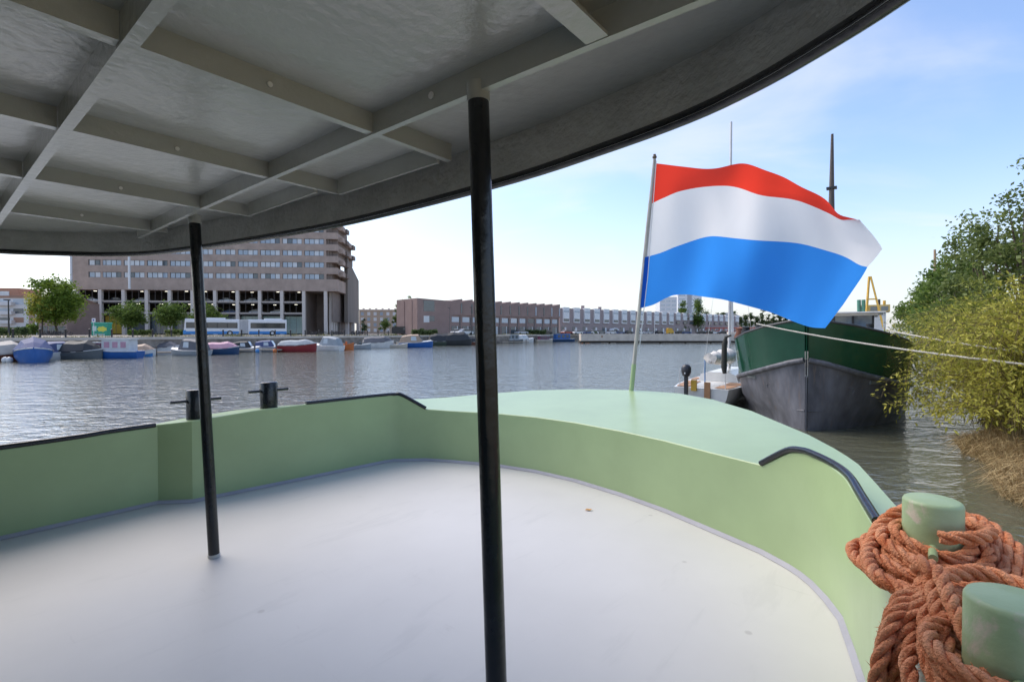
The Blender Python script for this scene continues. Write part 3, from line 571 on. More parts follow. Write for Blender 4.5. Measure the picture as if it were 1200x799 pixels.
# ------------------------------------------------------------------ WORK BOAT with yellow frame behind the green barge
wbp = at(1019, 78)
wk = thing('work_boat', 'work boat with yellow lifting frame and white wheelhouse beyond the green barge', 'boat', wbp, BH)
yel = mat('crane_yellow', (.70,.42,.07), .5); 
MB().loft([[(x, s_*h_, z_) for s_, z_ in ((1,2.3),(.9,-.3),(-.9,-.3),(-1,2.3))] for x, h_ in ((-3,.3),(-1,2.0),(3,2.6),(14,2.6))], 0, True, True).build('hull', hullb, wk, ang=40)
MB().box(3, 8, -2.1, 2.1, 2.3, 6.1).build('wheelhouse', white, wk, ang=0); MB().box(2.6, 8.4, -2.6, 1.4, 6.1, 7.2).build('upper_deckhouse', mat('cream_yellow', (.62,.45,.16), .5), wk, ang=0)
for y_ in (-1.4, 0, 1.4): MB().box(2.57, 2.63, y_-.45-.5, y_+.45-.5, 6.25, 6.95).build('window', glassd, wk, ang=0)
fr_ = MB(); fr_.beam((0,.6,2.3),(0.4,.15,11.6),.24,.24); fr_.beam((0,-2.0,2.3),(0.4,-.05,11.6),.24,.24); fr_.beam((0.2,.45,8),(0.2,-.75,8),.2,.2); fr_.build('lifting_frame', yel, wk, ang=0)
gtk = mat('tank_green', (.10,.28,.2), .4)
for y_ in (.75, 1.35): MB().tube([(1.2,y_,4.0),(1.2,y_+.1,8.0)], .28, 10).build('upright_tank', gtk if y_ < 2 else white, wk, ang=60)
MB().tube([(5,-1.2,7.1),(5,-1.2,8.2)], .18, 8).build('funnel', blackr, wk, ang=60); MB().tube([(5.5,-1.9,7.1),(5.5,-1.9,8.0)], .2, 8).build('funnel', yel, wk, ang=60)

# ------------------------------------------------------------------ VEGETATION helpers
def leafmat(name, a, b_): return mat(name, a, .55, rnd_attr=True, col2=b_, trans=.45, spec=.3)
lm_dark = leafmat('leaf_dark', (.065,.10,.025), (.24,.29,.085)); lm_mid = leafmat('leaf_mid', (.055,.105,.018), (.19,.27,.055)); lm_lime = leafmat('leaf_lime', (.17,.19,.025), (.68,.62,.12)); lm_far = leafmat('leaf_far', (.05,.085,.03), (.14,.19,.07))
bark = mat('bark', (.10,.075,.055), .95, var=.3, scale=5)
def tree(label, pos, h, rx, trunk_h, n, lm, leaf=.35, shape=1.0, rz_=None, group=None, name='tree', seed=1, lean=0, spread=1.0):
    """tapered trunk with limbs; leaf faces gathered in clumps through the crown"""
    r = random.Random(seed); th = thing(name, label, 'tree', pos, r.uniform(0, 6), group)
    mb = MB(); tr = max(.06, h*.016); mb.tube([(0,0,-.1),(0.05*h*.1,0,trunk_h*.5),(0,0.02*h,trunk_h),(lean,0,h*.8)], [tr*1.3,tr,tr*.85,tr*.2], 7)
    ch = h - trunk_h; cz = trunk_h + ch*.5; rz2 = ch*.56
    clumps = []
    nc = max(10, int(n/70))
    for i in range(nc):
        while True:
            p = Vector((r.uniform(-1,1), r.uniform(-1,1), r.uniform(-1,1)))
            if .25 < p.length < 1: break
        p = p * (0.55 + .45*r.random()); ztop = p.z
        wz = 1 if shape == 1 else (1 - .55*max(0, ztop))*(1 - .1*max(0,-ztop))
        q = Vector((p.x*rx*wz + lean*(.5+.5*p.z), p.y*rx*wz, cz + p.z*rz2)); q += Vector((r.gauss(0,.06)*rx, r.gauss(0,.06)*rx, r.gauss(0,.05)*rz2)); clumps.append((q, r.uniform(.6,1.15)))
    for i in range(min(9, nc)):
        q = clumps[i][0]; a = Vector((0, 0, trunk_h*.75 + .25*ch*r.random())); mb.tube([a, a.lerp(q,.5)+Vector((0,0,.05*h)), q], [tr*.5,tr*.3,tr*.08], 5)
    mb.build('trunk', bark, th, ang=60)
    mb = MB(); ra = []; cr = (rx*.30 + .05)*spread
    for i in range(n):
        c, k = clumps[i % nc]; d = Vector((r.gauss(0,1), r.gauss(0,1), r.gauss(0,.75))) * cr*.55*k; p = c + d
        a = Vector((r.gauss(0,1), r.gauss(0,1), r.gauss(0,.7))).normalized(); b2 = a.cross(Vector((r.gauss(0,1), r.gauss(0,1), r.gauss(0,1)))).normalized(); s = leaf*r.uniform(.6,1.2)
        mb.add([p - a*s*.5, p + b2*s*.28, p + a*s*.5, p - b2*s*.28], [(0,1,2,3)]); ra.append(min(1, max(0, .45 + .28*(k-.85)/.3 + r.gauss(0,.22))))
    mb.build('crown', lm, th, ang=0, rattr=ra); return th
# leafy shrubs on the bank: arching stems with alternating leaves
def shrub(label, pos, R_, H, nst, lm, seed, leaf=.075, toward=None, nl=34):
    r = random.Random(seed); th = thing('shrub', label, 'shrub', pos); mb = MB(); ml = MB(); ra = []
    for i in range(nst):
        a = r.uniform(0, 6.283); out_ = r.random()**.6; Hh = H*r.uniform(.12,1.0)*(1 - .35*out_); d = Vector((math.cos(a), math.sin(a), 0))
        b0 = Vector((r.gauss(0,.35), r.gauss(0,.35), 0)) * R_*.5; e = b0 + d*R_*out_*1.05 + Vector((0,0,Hh)); m1 = b0 + d*R_*out_*.35 + Vector((0,0,Hh*.8 + .15))
        if toward is not None: e += toward*out_*r.random()
        droop = e + d*R_*.18 + Vector((0,0,-Hh*.28*out_*r.uniform(.2,2.2)))
        if droop.z < .05 - pos[2]*0: droop.z = .05
        P = bez([b0, m1, e, droop], 7); mb.tube(P, [max(.003, .009*(1 - k/len(P))) for k in range(len(P))], 4)
        tone = r.gauss(0,.16)
        for q in range(nl):
            f = .10 + .90*(q/nl); k = min(len(P)-2, int(f*(len(P)-1))); p = P[k].lerp(P[k+1], f*(len(P)-1)-k); tg = (P[k+1]-P[k]).normalized()
            sdv = tg.cross(Vector((r.gauss(0,1), r.gauss(0,1), r.gauss(0,1)))).normalized(); ld = (tg*.65 + sdv*.9 + Vector((0,0,.12))).normalized(); s = leaf*r.uniform(.6,1.25)
            # sometimes a side twig carries the leaf further out
            if r.random() < .6: p = p + sdv*r.uniform(.03,.28) + Vector((0,0,r.uniform(-.05,.05)))
            wv = ld.cross(Vector((r.gauss(0,.5), r.gauss(0,.5), 1))).normalized()*s*.17; mid = p + ld*s*.45 + wv.cross(ld)*.15
            ml.add([p, mid + wv, p + ld*s, mid - wv], [(0,1,2,3)]); ra.append(min(1, max(0, .5 + tone + r.gauss(0,.2))))
    mb.build('stems', mat('stem_brown', (.16,.12,.05), .8), th, ang=0); ml.build('leaves', lm, th, ang=0, rattr=ra); return th
VT = VD
shrub('lime green shrub with long arching twigs reaching over water past the barge bow', at(1200, 12.2, .35), 2.2, 3.7, 470, lm_lime, 3, .13, VT*.5, 46)
shrub('yellowish green bushy shrub above the dry grass on the bank', at(1230, 10.2, .5), 1.8, 3.7, 480, lm_lime, 4, .12, None, 46)
shrub('tall olive green shrub behind the mooring lines', at(1160, 17.5, .7), 2.5, 4.0, 300, leafmat('leaf_olive', (.10,.13,.02), (.42,.44,.09)), 5, .17, None, 44)
shrub('low green shrub half hidden beyond the tall olive shrub', at(1118, 24, .9), 2.2, 3.6, 220, lm_mid, 6, .2, None, 40)
bt_ = [(1198, 22, 9.9, 1.9), (1168, 24, 9.5, 1.9), (1140, 27, 9.3, 1.9), (1120, 31, 8.9, 2.0), (1104, 36, 8.4, 2.0), (1092, 43, 7.9, 2.0), (1081, 52, 7.5, 2.1), (1072, 64, 7.5, 2.3)]
blab = ['tall dark green tree rising highest above the bank shrubs', 'slim dark green tree standing beside the tallest bank tree', 'dense dark tree with ragged top behind the shrubs', 'green tree with paler crown in the bank row', 'bushy green tree in the middle of the bank row', 'rounded green tree further along the bank row', 'green tree beside the slender wooden pole', 'farthest small looking tree at the end of bank row']
for i, (px, D, zt, rx) in enumerate(bt_):
    tree(blab[i], at(px, D, 1.5), zt - 1.5, rx, .8, 2900 if i < 4 else 2300, lm_dark if i < 3 else lm_mid, .2 + .025*i, .5, seed=20+i, group='trees along the bank')
for i, (x_, y_, h_, lab) in enumerate(((15.5, 10.5, 7.6, 'broad leafy tree on the bank behind the yellowish shrub'), (19.5, 15.5, 8.2, 'leafy tree inland behind the lime green shrub'), (13.5, 5.0, 7.2, 'leafy tree on the bank beside the mooring post'), (26, 20, 8.6, 'leafy tree well inland beyond the tallest bank tree'))):
    tree(lab, (x_, y_, 1.3), h_, 2.6, 1.2, 5200, lm_dark, .24, 1, seed=120 + i, group='trees along the bank')
MB().tube([at(1097.5,40,1), at(1094,40,9.4)], [.17,.08], 8).build('wooden_pole', mat('pole_wood', (.40,.28,.17), .8), ang=60); tag(bpy.data.objects['wooden_pole'], 'slender weathered wooden pole standing among the bank trees', 'pole')

# ------------------------------------------------------------------ OFFICE BUILDING
A0 = at(85, 145, GZ); A1 = at(396, 151.5, GZ); FL = (A1 - A0).length; FA = math.atan2(A1.y - A0.y, A1.x - A0.x)
off = thing('office_building', 'large brown brick office block with window bands over an open parking deck', 'building', A0, FA)
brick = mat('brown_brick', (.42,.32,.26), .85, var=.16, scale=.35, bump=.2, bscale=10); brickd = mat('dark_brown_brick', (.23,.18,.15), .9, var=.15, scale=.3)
colm = mat('column_concrete', (.66,.58,.51), .8, var=.08); slabm = mat('slab_concrete', (.48,.41,.35), .85, var=.12)
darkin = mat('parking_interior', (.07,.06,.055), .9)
framem = mat('window_frame', (.13,.11,.10), .6)
glz = [mat('glass_blind', (.62,.64,.65), .15, var=.08, scale=.4, spec=.6), mat('glass_sky', (.34,.41,.48), .08, var=.1, scale=.3, spec=.9), mat('glass_mid', (.46,.52,.57), .1, var=.12, scale=.3, spec=.8), mat('glass_dark', (.10,.12,.13), .06, var=.2, spec=.8)]
H0 = 13.25; FH = 3.55; SP = 1.95; NFl = 8; Dp = 30.0; BAY = 6.45; X0 = 1.1
# core behind glass, and podium back wall
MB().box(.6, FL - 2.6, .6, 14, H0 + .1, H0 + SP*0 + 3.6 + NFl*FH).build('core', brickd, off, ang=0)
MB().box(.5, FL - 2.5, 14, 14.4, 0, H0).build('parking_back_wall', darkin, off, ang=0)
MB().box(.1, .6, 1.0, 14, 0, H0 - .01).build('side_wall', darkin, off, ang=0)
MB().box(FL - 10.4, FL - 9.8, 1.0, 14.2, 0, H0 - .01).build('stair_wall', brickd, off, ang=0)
MB().box(FL - 9.8, FL - 2, 12, 12.5, 0, H0).build('lobby_wall', brickd, off, ang=0)
MB().box(0, FL, 0, 14.5, H0, H0 + 3.6).build('spandrel', brick, off, ang=0)
MB().box(0, 4.6, 0.002, 14, H0 + 3.6, H0 + 3.6 + NFl*FH).build('wall', brick, off, ang=0)
for k in range(NFl):
    zb = H0 + 3.6 + k*FH + (FH - SP); MB().box(4.6, FL - (0 if k % 1 == 0 else 0), 0, 1.2, zb, zb + SP).build('spandrel', brick, off, ang=0)
    MB().box(FL - 4.0, FL, 1.2, 9, zb + .1, zb + SP - .1).build('corner_slab', brick, off, ang=0)
    MB().box(FL - 4.6, FL - 1.9, .9, 1.3, zb - 1.6, zb).build('corner_panel', brickd, off, ang=0)
# windows: one per bay and storey
def winmesh(nm, wd, ht, npan, seed):
    r = random.Random(seed); mb = MB(); pw = wd/npan
    for i in range(npan):
        mb.add([(i*pw+.06,.12,.06),((i+1)*pw-.06,.12,.06),((i+1)*pw-.06,.12,ht-.06),(i*pw+.06,.12,ht-.06)], [(0,1,2,3)], r.choice([0,0,1,1,1,2,2,3]) if npan > 1 else 1)
    for i in range(npan+1): x_ = min(max(i*pw,.05), wd-.05); mb.box(x_-.05, x_+.05, .03, .16, .002, ht-.002, 4)
    mb.box(.1, wd-.1, .05, .15, .002, .07, 4); mb.box(.1, wd-.1, .05, .15, ht-.07, ht-.002, 4)
    me = mb.build('tmp', glz + [framem], None, ang=0); d = me.data; bpy.data.objects.remove(me); return d
wv_ = [winmesh('w', 5.75, FH - SP, 4, s) for s in range(9)]; wh_ = [winmesh('w', 3.2, FH - SP, 2, 30 + s) for s in range(3)]
for k in range(NFl):
    zb = H0 + 3.6 + k*FH
    inst('window', wh_[k % 3], off, (4.7, 0.1, zb))
    MB().box(4.62+3.3, 4.62+3.85, .06, .5, zb, zb + FH - SP).build('pier', brick, off, ang=0)
    for i in range(1, 11):
        x_ = X0 + BAY*i + .35
        if x_ + 5.75 < FL - 3.2: inst('window', wv_[(k*5 + i*3) % 9], off, (x_, .1, zb)); MB().box(x_+5.77, x_+6.43, .06, .5, zb, zb + FH - SP).build('pier', brick, off, ang=0)
# podium: columns, slabs, mullions, cars, lamps
for i in range(12):
    x_ = X0 + BAY*i; MB().box(x_-.45, x_+.45, .05, 1.0, 0, H0 - .003).build('column', colm, off, ang=0)
for i in range(4): MB().box(FL - 3.4, FL - 2.5, 3 + i*2.4, 3.8 + i*2.4, 0, H0 - .003).build('column', colm, off, ang=0)
for (z0, z1) in ((5.95, 6.7), (9.35, 10.1)):
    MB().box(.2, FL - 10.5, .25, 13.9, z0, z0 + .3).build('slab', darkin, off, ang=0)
    for i in range(10):
        x_ = X0 + BAY*i + .47; 
        for j in range(3): MB().box(x_ + j*1.84 + .02, x_ + j*1.84 + 1.82, .3, .45, z0, z1).build('parapet_panel', slabm, off, ang=0)
for i in range(10):
    x_ = X0 + BAY*i + .47
    for j in (1, 2):
        for (z0, z1) in ((0, 5.9), (6.72, 9.3), (10.12, H0 - .05)): MB().box(x_ + j*1.84 - .04, x_ + j*1.84 + .04, .4, .5, z0, z1).build('mullion', framem, off, ang=0)
    gm = [glz[3], mat('shopfront_green', (.28,.36,.32), .1, spec=.8)][1 if i > 6 else 0]
    if i in (1,): gm = mat('yellow_poster', (.55,.40,.05), .5)
    MB().box(x_, x_ + 5.5, 1.6, 1.7, .3, 5.6).build('shopfront', gm, off, ang=0)
lampm = mat('lit_tube', (.9,.9,.8), .5, emit=(1, .95, .8, 1.6))
for i in range(10):
    for (zz) in (9.1, 12.95):
        x_ = X0 + BAY*i + 2 + 2.2*rnd.random(); y0_ = 2 + 3*rnd.random(); MB().box(x_, x_ + .8, y0_, y0_ + .15, zz + .1, zz + .18).build('strip_light', lampm, off, ang=0)
for y_ in (.6, .3): pass
# receding right-hand side: deep balconies and the blank end wall
for k in range(NFl):
    zb = H0 + 3.6 + k*FH + (FH - SP)
    ym = [10, 10, 20, 18, 12.5, 7.5, 6, 5][k]
    for j in range(int(ym/4.2)):
        MB().box(FL - .2, FL + 1.1 + .3*(j % 2), 2 + j*4.2, 5.2 + j*4.2, zb - .5, zb + .8).build('balcony', brickd if j % 2 else brick, off, ang=0)
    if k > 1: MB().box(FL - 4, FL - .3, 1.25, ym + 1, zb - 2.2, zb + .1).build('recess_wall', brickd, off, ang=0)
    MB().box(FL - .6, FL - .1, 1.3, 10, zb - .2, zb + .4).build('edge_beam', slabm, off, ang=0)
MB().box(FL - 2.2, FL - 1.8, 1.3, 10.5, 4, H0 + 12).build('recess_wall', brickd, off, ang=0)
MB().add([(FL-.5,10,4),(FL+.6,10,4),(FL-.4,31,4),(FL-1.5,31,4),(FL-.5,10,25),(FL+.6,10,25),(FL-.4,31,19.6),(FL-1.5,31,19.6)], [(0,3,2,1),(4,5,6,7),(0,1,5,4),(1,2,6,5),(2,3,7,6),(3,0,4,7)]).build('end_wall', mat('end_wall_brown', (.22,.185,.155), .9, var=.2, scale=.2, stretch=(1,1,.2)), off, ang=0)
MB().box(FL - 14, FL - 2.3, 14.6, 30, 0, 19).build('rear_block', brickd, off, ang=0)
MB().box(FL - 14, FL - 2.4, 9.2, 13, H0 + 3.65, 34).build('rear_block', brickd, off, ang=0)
MB().box(FL - 2.28, FL - 1.9, 10, 30, 0, 4).build('undercroft', brickd, off, ang=0)
for i in range(3): MB().box(FL - .8, FL + .2, 12.5 + 8*i, 13.5 + 8*i, 0, 3.99).build('column', colm, off, ang=0)
# tall white flag poles against the facade
for px, D, z0, z1 in ((84.5, 140, 3.5, 45), (152.5, 139, 15, 45)):
    p = at(px, D); tag(MB().tube([p + Vector((0,0,GZ if z0 < 5 else z0)), p + Vector((0,0,z1))], .3, 8).build('facade_pipe', white, ang=60), 'tall white pipe at the left corner of office facade' if px < 100 else 'white vertical pole hung in front of office windows', 'pole')

# ------------------------------------------------------------------ CARS
tyre = mat('tyre', (.02,.02,.02), .8); carg = mat('car_glass', (.05,.06,.07), .08, spec=.8)
carcol = [mat('car_' + n, c, .25, var=.03) for n, c in (('silver',(.45,.46,.48)),('black',(.02,.02,.025)),('white',(.7,.7,.7)),('blue',(.05,.09,.2)),('red',(.35,.04,.03)),('grey',(.16,.17,.18)))]
cname = ['silver', 'black', 'white', 'dark blue', 'red', 'grey']
protos = {}
def car(ci, pos, rz, label, group):
    if ci not in protos:
        th = thing('parked_car', label, 'car', pos, rz, group)
        prof = [(-2.1,.35),(-2.1,.8),(-1.9,.92),(-1.5,.95),(-.95,1.42),(.6,1.45),(1.2,1.0),(2.0,.85),(2.12,.6),(2.12,.35)]
        low = [(-2.1,.3),(-2.12,.75),(-1.9,.93),(1.15,.98),(2.0,.85),(2.12,.6),(2.12,.3)]
        MB().loft([[(x, y, z) for x, z in low] for y in (-.85, .85)]).build('body', carcol[ci], th, ang=30)
        MB().loft([[(x*f + .0, y, z) for x, z in ((-1.75,.94),(-1.1,1.40),(.55,1.42),(1.2,.975))] for y, f in ((-.74,1),(.74,1))]).build('cabin_glass', carg, th, ang=20)
        MB().loft([[(x, y, z) for x, z in ((-1.12,1.39),(-1.0,1.46),(.45,1.47),(.6,1.41))] for y in (-.72, .72)]).build('roof', carcol[ci], th, ang=20)
        for x in (-1.3, 1.35):
            for y in (-.8, .8): MB().tube([(x, y-.1, .32), (x, y+.1, .32)], .32, 12).build('wheel', tyre, th, ang=40)
        protos[ci] = th; return th
    c = copy_tree(protos[ci]); c.location = pos; c.rotation_euler.z = rz; tag(c, label, 'car', group); return c
# cars on the parking deck
def offp(x, y, z): return A0 + Vector((math.cos(FA)*x - math.sin(FA)*y, math.sin(FA)*x + math.cos(FA)*y, z))
for i, (x, zz, ci) in enumerate(((10, 9.66, 1), (17.5, 9.66, 0), (35, 9.66, 5), (42, 9.66, 2), (49, 9.66, 0), (54.5, 9.66, 1), (43, 6.26, 3), (50.5, 6.26, 0), (56.5, 6.26, 2), (3.5, 9.66, 2))):
    car(ci, offp(x, 3.2 + (i % 3)*.6, zz), FA + (0 if i % 2 else 3.14), '%s car parked on the %s level of the open parking deck' % (cname[ci], 'upper' if zz > 8 else 'lower'), 'cars on the parking deck')

# ------------------------------------------------------------------ BUS
bp0 = at(215, 88, GZ); bp1 = at(336, 96.5, GZ); bl = (bp1 - bp0).length; ba = math.atan2(bp1.y - bp0.y, bp1.x - bp0.x)
bus = thing('articulated_bus', 'white articulated city bus with blue skirt and grey bellows on the quay', 'bus', bp0 + Vector((0,0,.02)), ba)
bw = mat('bus_white', (.74,.74,.74), .3, var=.03); bb = mat('bus_blue', (.03,.22,.55), .3, var=.05); bgl = mat('bus_glass', (.035,.04,.045), .07, spec=.9); bel = mat('bus_bellows', (.62,.62,.62), .8)
SC = bl/18.0
for nm, (x0, x1) in (('front_section', (0, 9.3*SC)), ('rear_section', (10.9*SC, bl))):
    q = MB().loft([[(x0 + (.25 if (x0 == 0 and z > 2.2) else 0), y, z) for y, z in ((0,.3),(0,2.85),(.12,3.05),(2.4,3.05),(2.5,2.85),(2.5,.3))], [(x1, y, z) for y, z in ((0,.3),(0,2.85),(.12,3.05),(2.4,3.05),(2.5,2.85),(2.5,.3))]]).build(nm, bw, bus, ang=20)
    MB().box(x0 + .15, x1 - .02, -.02, .5, .3, .82).build('skirt', bb, q, ang=0)
    nwin = 5; W_ = (x1 - x0 - .7)/nwin
    MB().box(x0 + .4, x1 - .25, -.012, .02, 1.38, 2.42).build('window_band', blackr, q, ang=0)
    for i in range(nwin): MB().box(x0 + .45 + i*W_, x0 + .45 + (i+1)*W_ - .1, -.03, .01, 1.45, 2.36).build('window', bgl, q, ang=0)
MB().box(-.03, .1, .2, 2.3, 1.0, 2.5).build('windscreen', bgl, bus, ang=0); MB().box(-.05, .4, -.015, 2.5, .3, 1.0).build('nose', bb, bus, ang=0)
for i in range(8):
    x_ = (9.3 + .2*i)*SC; MB().box(x_, x_ + .14*SC, .03 + .05*(i % 2), 2.4, .4, 3.02).build('bellows_fold', bel, bus, ang=0)
for x_ in (2.7*SC, 7.7*SC, 15.3*SC):
    for y_ in (-.03, 2.25):
        wq = MB().tube([(x_, y_, .48), (x_, y_ + .28, .48)], .48, 18).build('wheel', tyre, bus, ang=40); MB().tube([(x_, y_ - .01, .48), (x_, y_ + .02, .48)], .25, 14).build('hub', bel, wq, ang=40)
for x_ in (3.5, 13): MB().box(x_, x_ + 3, .5, 2.0, 3.05, 3.3).build('roof_unit', bw, bus, ang=0)
# small illegible lettering strip is a thin grey line of marks
for x_ in (5.6, 12.5): MB().box(x_, x_ + 1.2, -.008, .01, 1.12, 1.2).build('side_marking', bel, bus, ang=0)

# ------------------------------------------------------------------ LEFT: apartment block, low brick building, trees, kiosk
ap = thing('apartment_block', 'white apartment block with balconies and brown panels on far left', 'building', at(-12, 150, GZ), .05)
aw = mat('apartment_white', (.62,.61,.60), .7, var=.06); apb = mat('apartment_brown', (.33,.2,.14), .8)
MB().box(-6, 11.5, 0, 12, 0, 11.4).build('wall', aw, ap, ang=0); MB().box(-3, 7.5, 1, 9, 11.4, 14.2).build('penthouse', mat('penthouse_orange', (.45,.23,.15), .8), ap, ang=0); MB().box(1.5, 5, .8, 1.2, 11.6, 13.2).build('penthouse_window', glz[0], ap, ang=0)
MB().box(-6.1, 11.6, -.15, .3, 11.1, 11.8).build('roof_edge', apb, ap, ang=0)
for k in range(4):
    z_ = .9 + k*2.75
    for i in range(4):
        x_ = -5 + i*4; MB().box(x_, x_ + 2.9, -.05, .1, z_, z_ + 1.55).build('window', [glz[1], glz[3], apb, glz[2]][(k*3 + i) % 4], ap, ang=0)
    MB().box(3.0, 7.5, -1.3, -.05, z_ - .35, z_ + .7).build('balcony', aw, ap, ang=0)
ap2 = thing('apartment_block', 'grey white apartment wing set back behind the brown gable', 'building', at(27, 165, GZ), .02)
MB().box(0, 9, 0, 10, 0, 12.2).build('wall', aw, ap2, ang=0)
for k in range(4):
    MB().box(.6, 8.4, -.05, .1, 1 + 2.8*k, 2.5 + 2.8*k).build('window', glz[3 if k % 2 else 1], ap2, ang=0); MB().box(.3, 8.7, -1.1, -.05, .5 + 2.8*k, 1.1 + 2.8*k).build('balcony', aw, ap2, ang=0)
lb = thing('brick_building', 'low windowless pinkish brown brick building behind the big green tree', 'building', at(34, 128, GZ), .12)
pinkb = mat('pink_brown_brick', (.36,.25,.21), .85, var=.1, scale=.5)
MB().prism([(0,0),(9,0),(9,12),(0,12)], 0, 8.6).build('wall', pinkb, lb, ang=0); MB().loft([[(-.1,-.1,8.6),(-.1,6,10),(-.1,12.1,8.6)],[(9.1,-.1,8.6),(9.1,6,10),(9.1,12.1,8.6)]]).build('roof', apb, lb, ang=0)
for i in range(3): MB().box(2.6 + i*2.1, 4.4 + i*2.1, -.06, .1, .3, 2.3).build('window', glz[3], lb, ang=0)
MB().tube([(1.9,-.25,0),(1.9,-.25,6.5)], .18, 8).build('downpipe', white, lb, ang=60)
tree('big bright green tree between the brown gable and the office block', at(67, 112, GZ), 13.4, 4.9, 2.2, 9000, leafmat('leaf_bright', (.07,.13,.015), (.26,.36,.05)), .62, 1, seed=41)
tree('smaller yellowing tree leaning against the big bright green tree', at(50, 110, GZ), 10.4, 2.7, 2.4, 2800, lm_lime, .5, 1, seed=42)
tl = ['round topped plane tree in front of parking deck beside green kiosk', 'round topped plane tree between the kiosk tree and the bus', 'round topped plane tree behind the front end of the bus']
for i, (px, h, rx) in enumerate(((153, 7.4, 3.9), (200, 7.2, 3.8), (243, 6.8, 3.4))):
    tree(tl[i], at(px, 112, GZ), h, rx, 1.9, 5200, lm_mid, .5, 1, seed=50 + i, group='plane trees on the quay')
ks = thing('kiosk', 'green recycling kiosk with yellow blotch poster on the quay', 'kiosk', at(107.5, 92, GZ), .15)
kg = mat('kiosk_green', (.02,.30,.19), .4, var=.05)
MB().box(0, 2.65, 0, 1.3, 0, 2.3).build('body', kg, ks, ang=0); MB().box(-.08, 2.73, -.06, 1.36, 2.3, 2.5).build('roof', mat('kiosk_mint', (.10,.45,.33), .4), ks, ang=0)
mb = MB(); mb.add([(1.75 + (.72 + .2*(k % 2))*math.cos(k*.449), -.015, 1.25 + (.42 + .14*(k % 2))*math.sin(k*.449)) for k in range(14)], [tuple(range(14))]); mb.build('poster', mat('kiosk_yellow', (.62,.60,.08), .5), ks, ang=0)
MB().box(.15, .8, -.02, .01, .9, 1.8).build('notice', mat('notice_pale', (.5,.65,.6), .5), ks, ang=0); MB().box(.5, 2.2, -.025, .01, .15, .3).build('notice', white, ks, ang=0)
sg = thing('parking_sign', 'white parking sign with blue disc on a thin post above kiosk', 'sign', at(110, 90, GZ))
MB().tube([(0,0,0),(0,0,2.6)], .05, 6).build('post', bel, sg, ang=60); MB().box(-.32, .32, -.03, .03, 2.5, 3.2).build('plate', white, sg, ang=0); MB().tube([(0,-.032,2.87),(0,-.045,2.87)], .17, 14).build('disc', mat('sign_blue', (.05,.05,.3), .4), sg, ang=40)
hedgem = lm_dark
def hedge(label, px0, px1, D, h, lm=lm_dark, n=900, seed=1, dp=1.0):
    r = random.Random(seed); a = at(px0, D, GZ); b_ = at(px1, D, GZ); th = thing('hedge', label, 'hedge', a); L_ = b_.x - a.x; mb = MB(); ra = []; tw = MB()
    for i in range(int(L_*2) + 2): x_ = r.uniform(0, L_); tw.tube([(x_,dp/2,0),(x_ + r.uniform(-.2,.2),dp/2 + r.uniform(-.2,.2),h*.7)], [.03,.01], 4)
    tw.build('stems', bark, th, ang=0)
    for i in range(n):
        x_ = r.uniform(0, L_); p = Vector((x_, r.uniform(0, dp), r.random()**.7*h*(.8 + .35*mnoise.noise(Vector((x_*.7 + seed*9, 0, 0)))))); a_ = Vector((r.gauss(0,1), r.gauss(0,1), r.gauss(0,1))).normalized(); c_ = a_.cross(Vector((r.gauss(0,1), 1, r.gauss(0,1)))).normalized(); s = r.uniform(.15,.35)
        mb.add([p - a_*s, p + c_*s*.6, p + a_*s, p - c_*s*.6], [(0,1,2,3)]); ra.append(r.random())
    mb.build('foliage', lm, th, ang=0, rattr=ra)
hedge('dark clipped hedge under the plane tree beside the kiosk', 155, 174, 108, 1.4, n=900, seed=2); hedge('dark clipped hedge ahead of the bus', 193, 211, 104, 1.4, n=800, seed=3)
hedge('pale green scrub at the foot of the kiosk tree', 149, 157, 104, 1.6, lm_mid, 300, 4); hedge('grey green bushes before the white apartment block', -8, 24, 100, 2.0, lm_far, 1500, 5, 2)
hedge('small green bush beside the brown gable wall', 30, 37, 118, 3.6, lm_mid, 500, 6, 2); hedge('overgrown green scrub before the terrace corner', 482, 512, 112, 1.5, lm_far, 900, 7, 1.5); hedge('green scrub along the far quay below parked cars', 588, 640, 150, 1.7, lm_far, 1700, 8, 1.5); hedge('sparse green scrub on the far quay behind blue covered boat', 645, 700, 176, 1.2, lm_far, 1000, 9, 1.5)
# quay posts and lamp
for i in range(22):
    s = 1 + i*2.15 + (i > 8)*i*.5; p = Q(s, .55, GZ + .03); tag(MB().lathe([(.11,0),(.09,.1),(.09,.75),(.12,.8),(.10,.95),(.01,1.0)], tuple(p), 8).build('quay_post', blackr, ang=50), 'short black iron post in the row along the quay edge', 'post', 'posts along the quay edge')
def lamp(px, D, h, label, m=blackr):
    th = thing('street_lamp', label, 'lamp', at(px, D, GZ)); MB().tube([(0,0,0),(0,0,h*.5),(0,0,h)], [.1,.08,.06], 8).build('pole', m, th, ang=60); MB().box(-.5, .15, -.12, .12, h, h + .14).build('lamp_head', m, th, ang=0)
lamp(10.5, 62, 4.6, 'dark street lamp on the quay before the white apartment block'); lamp(767, 195, 7, 'slim pale street lamp beside the far grey terrace', white); lamp(553, 118, 6.5, 'dark street lamp before the brick terrace'); lamp(527, 120, 6.5, 'thin dark lamp beside the brick terrace entrance', framem)
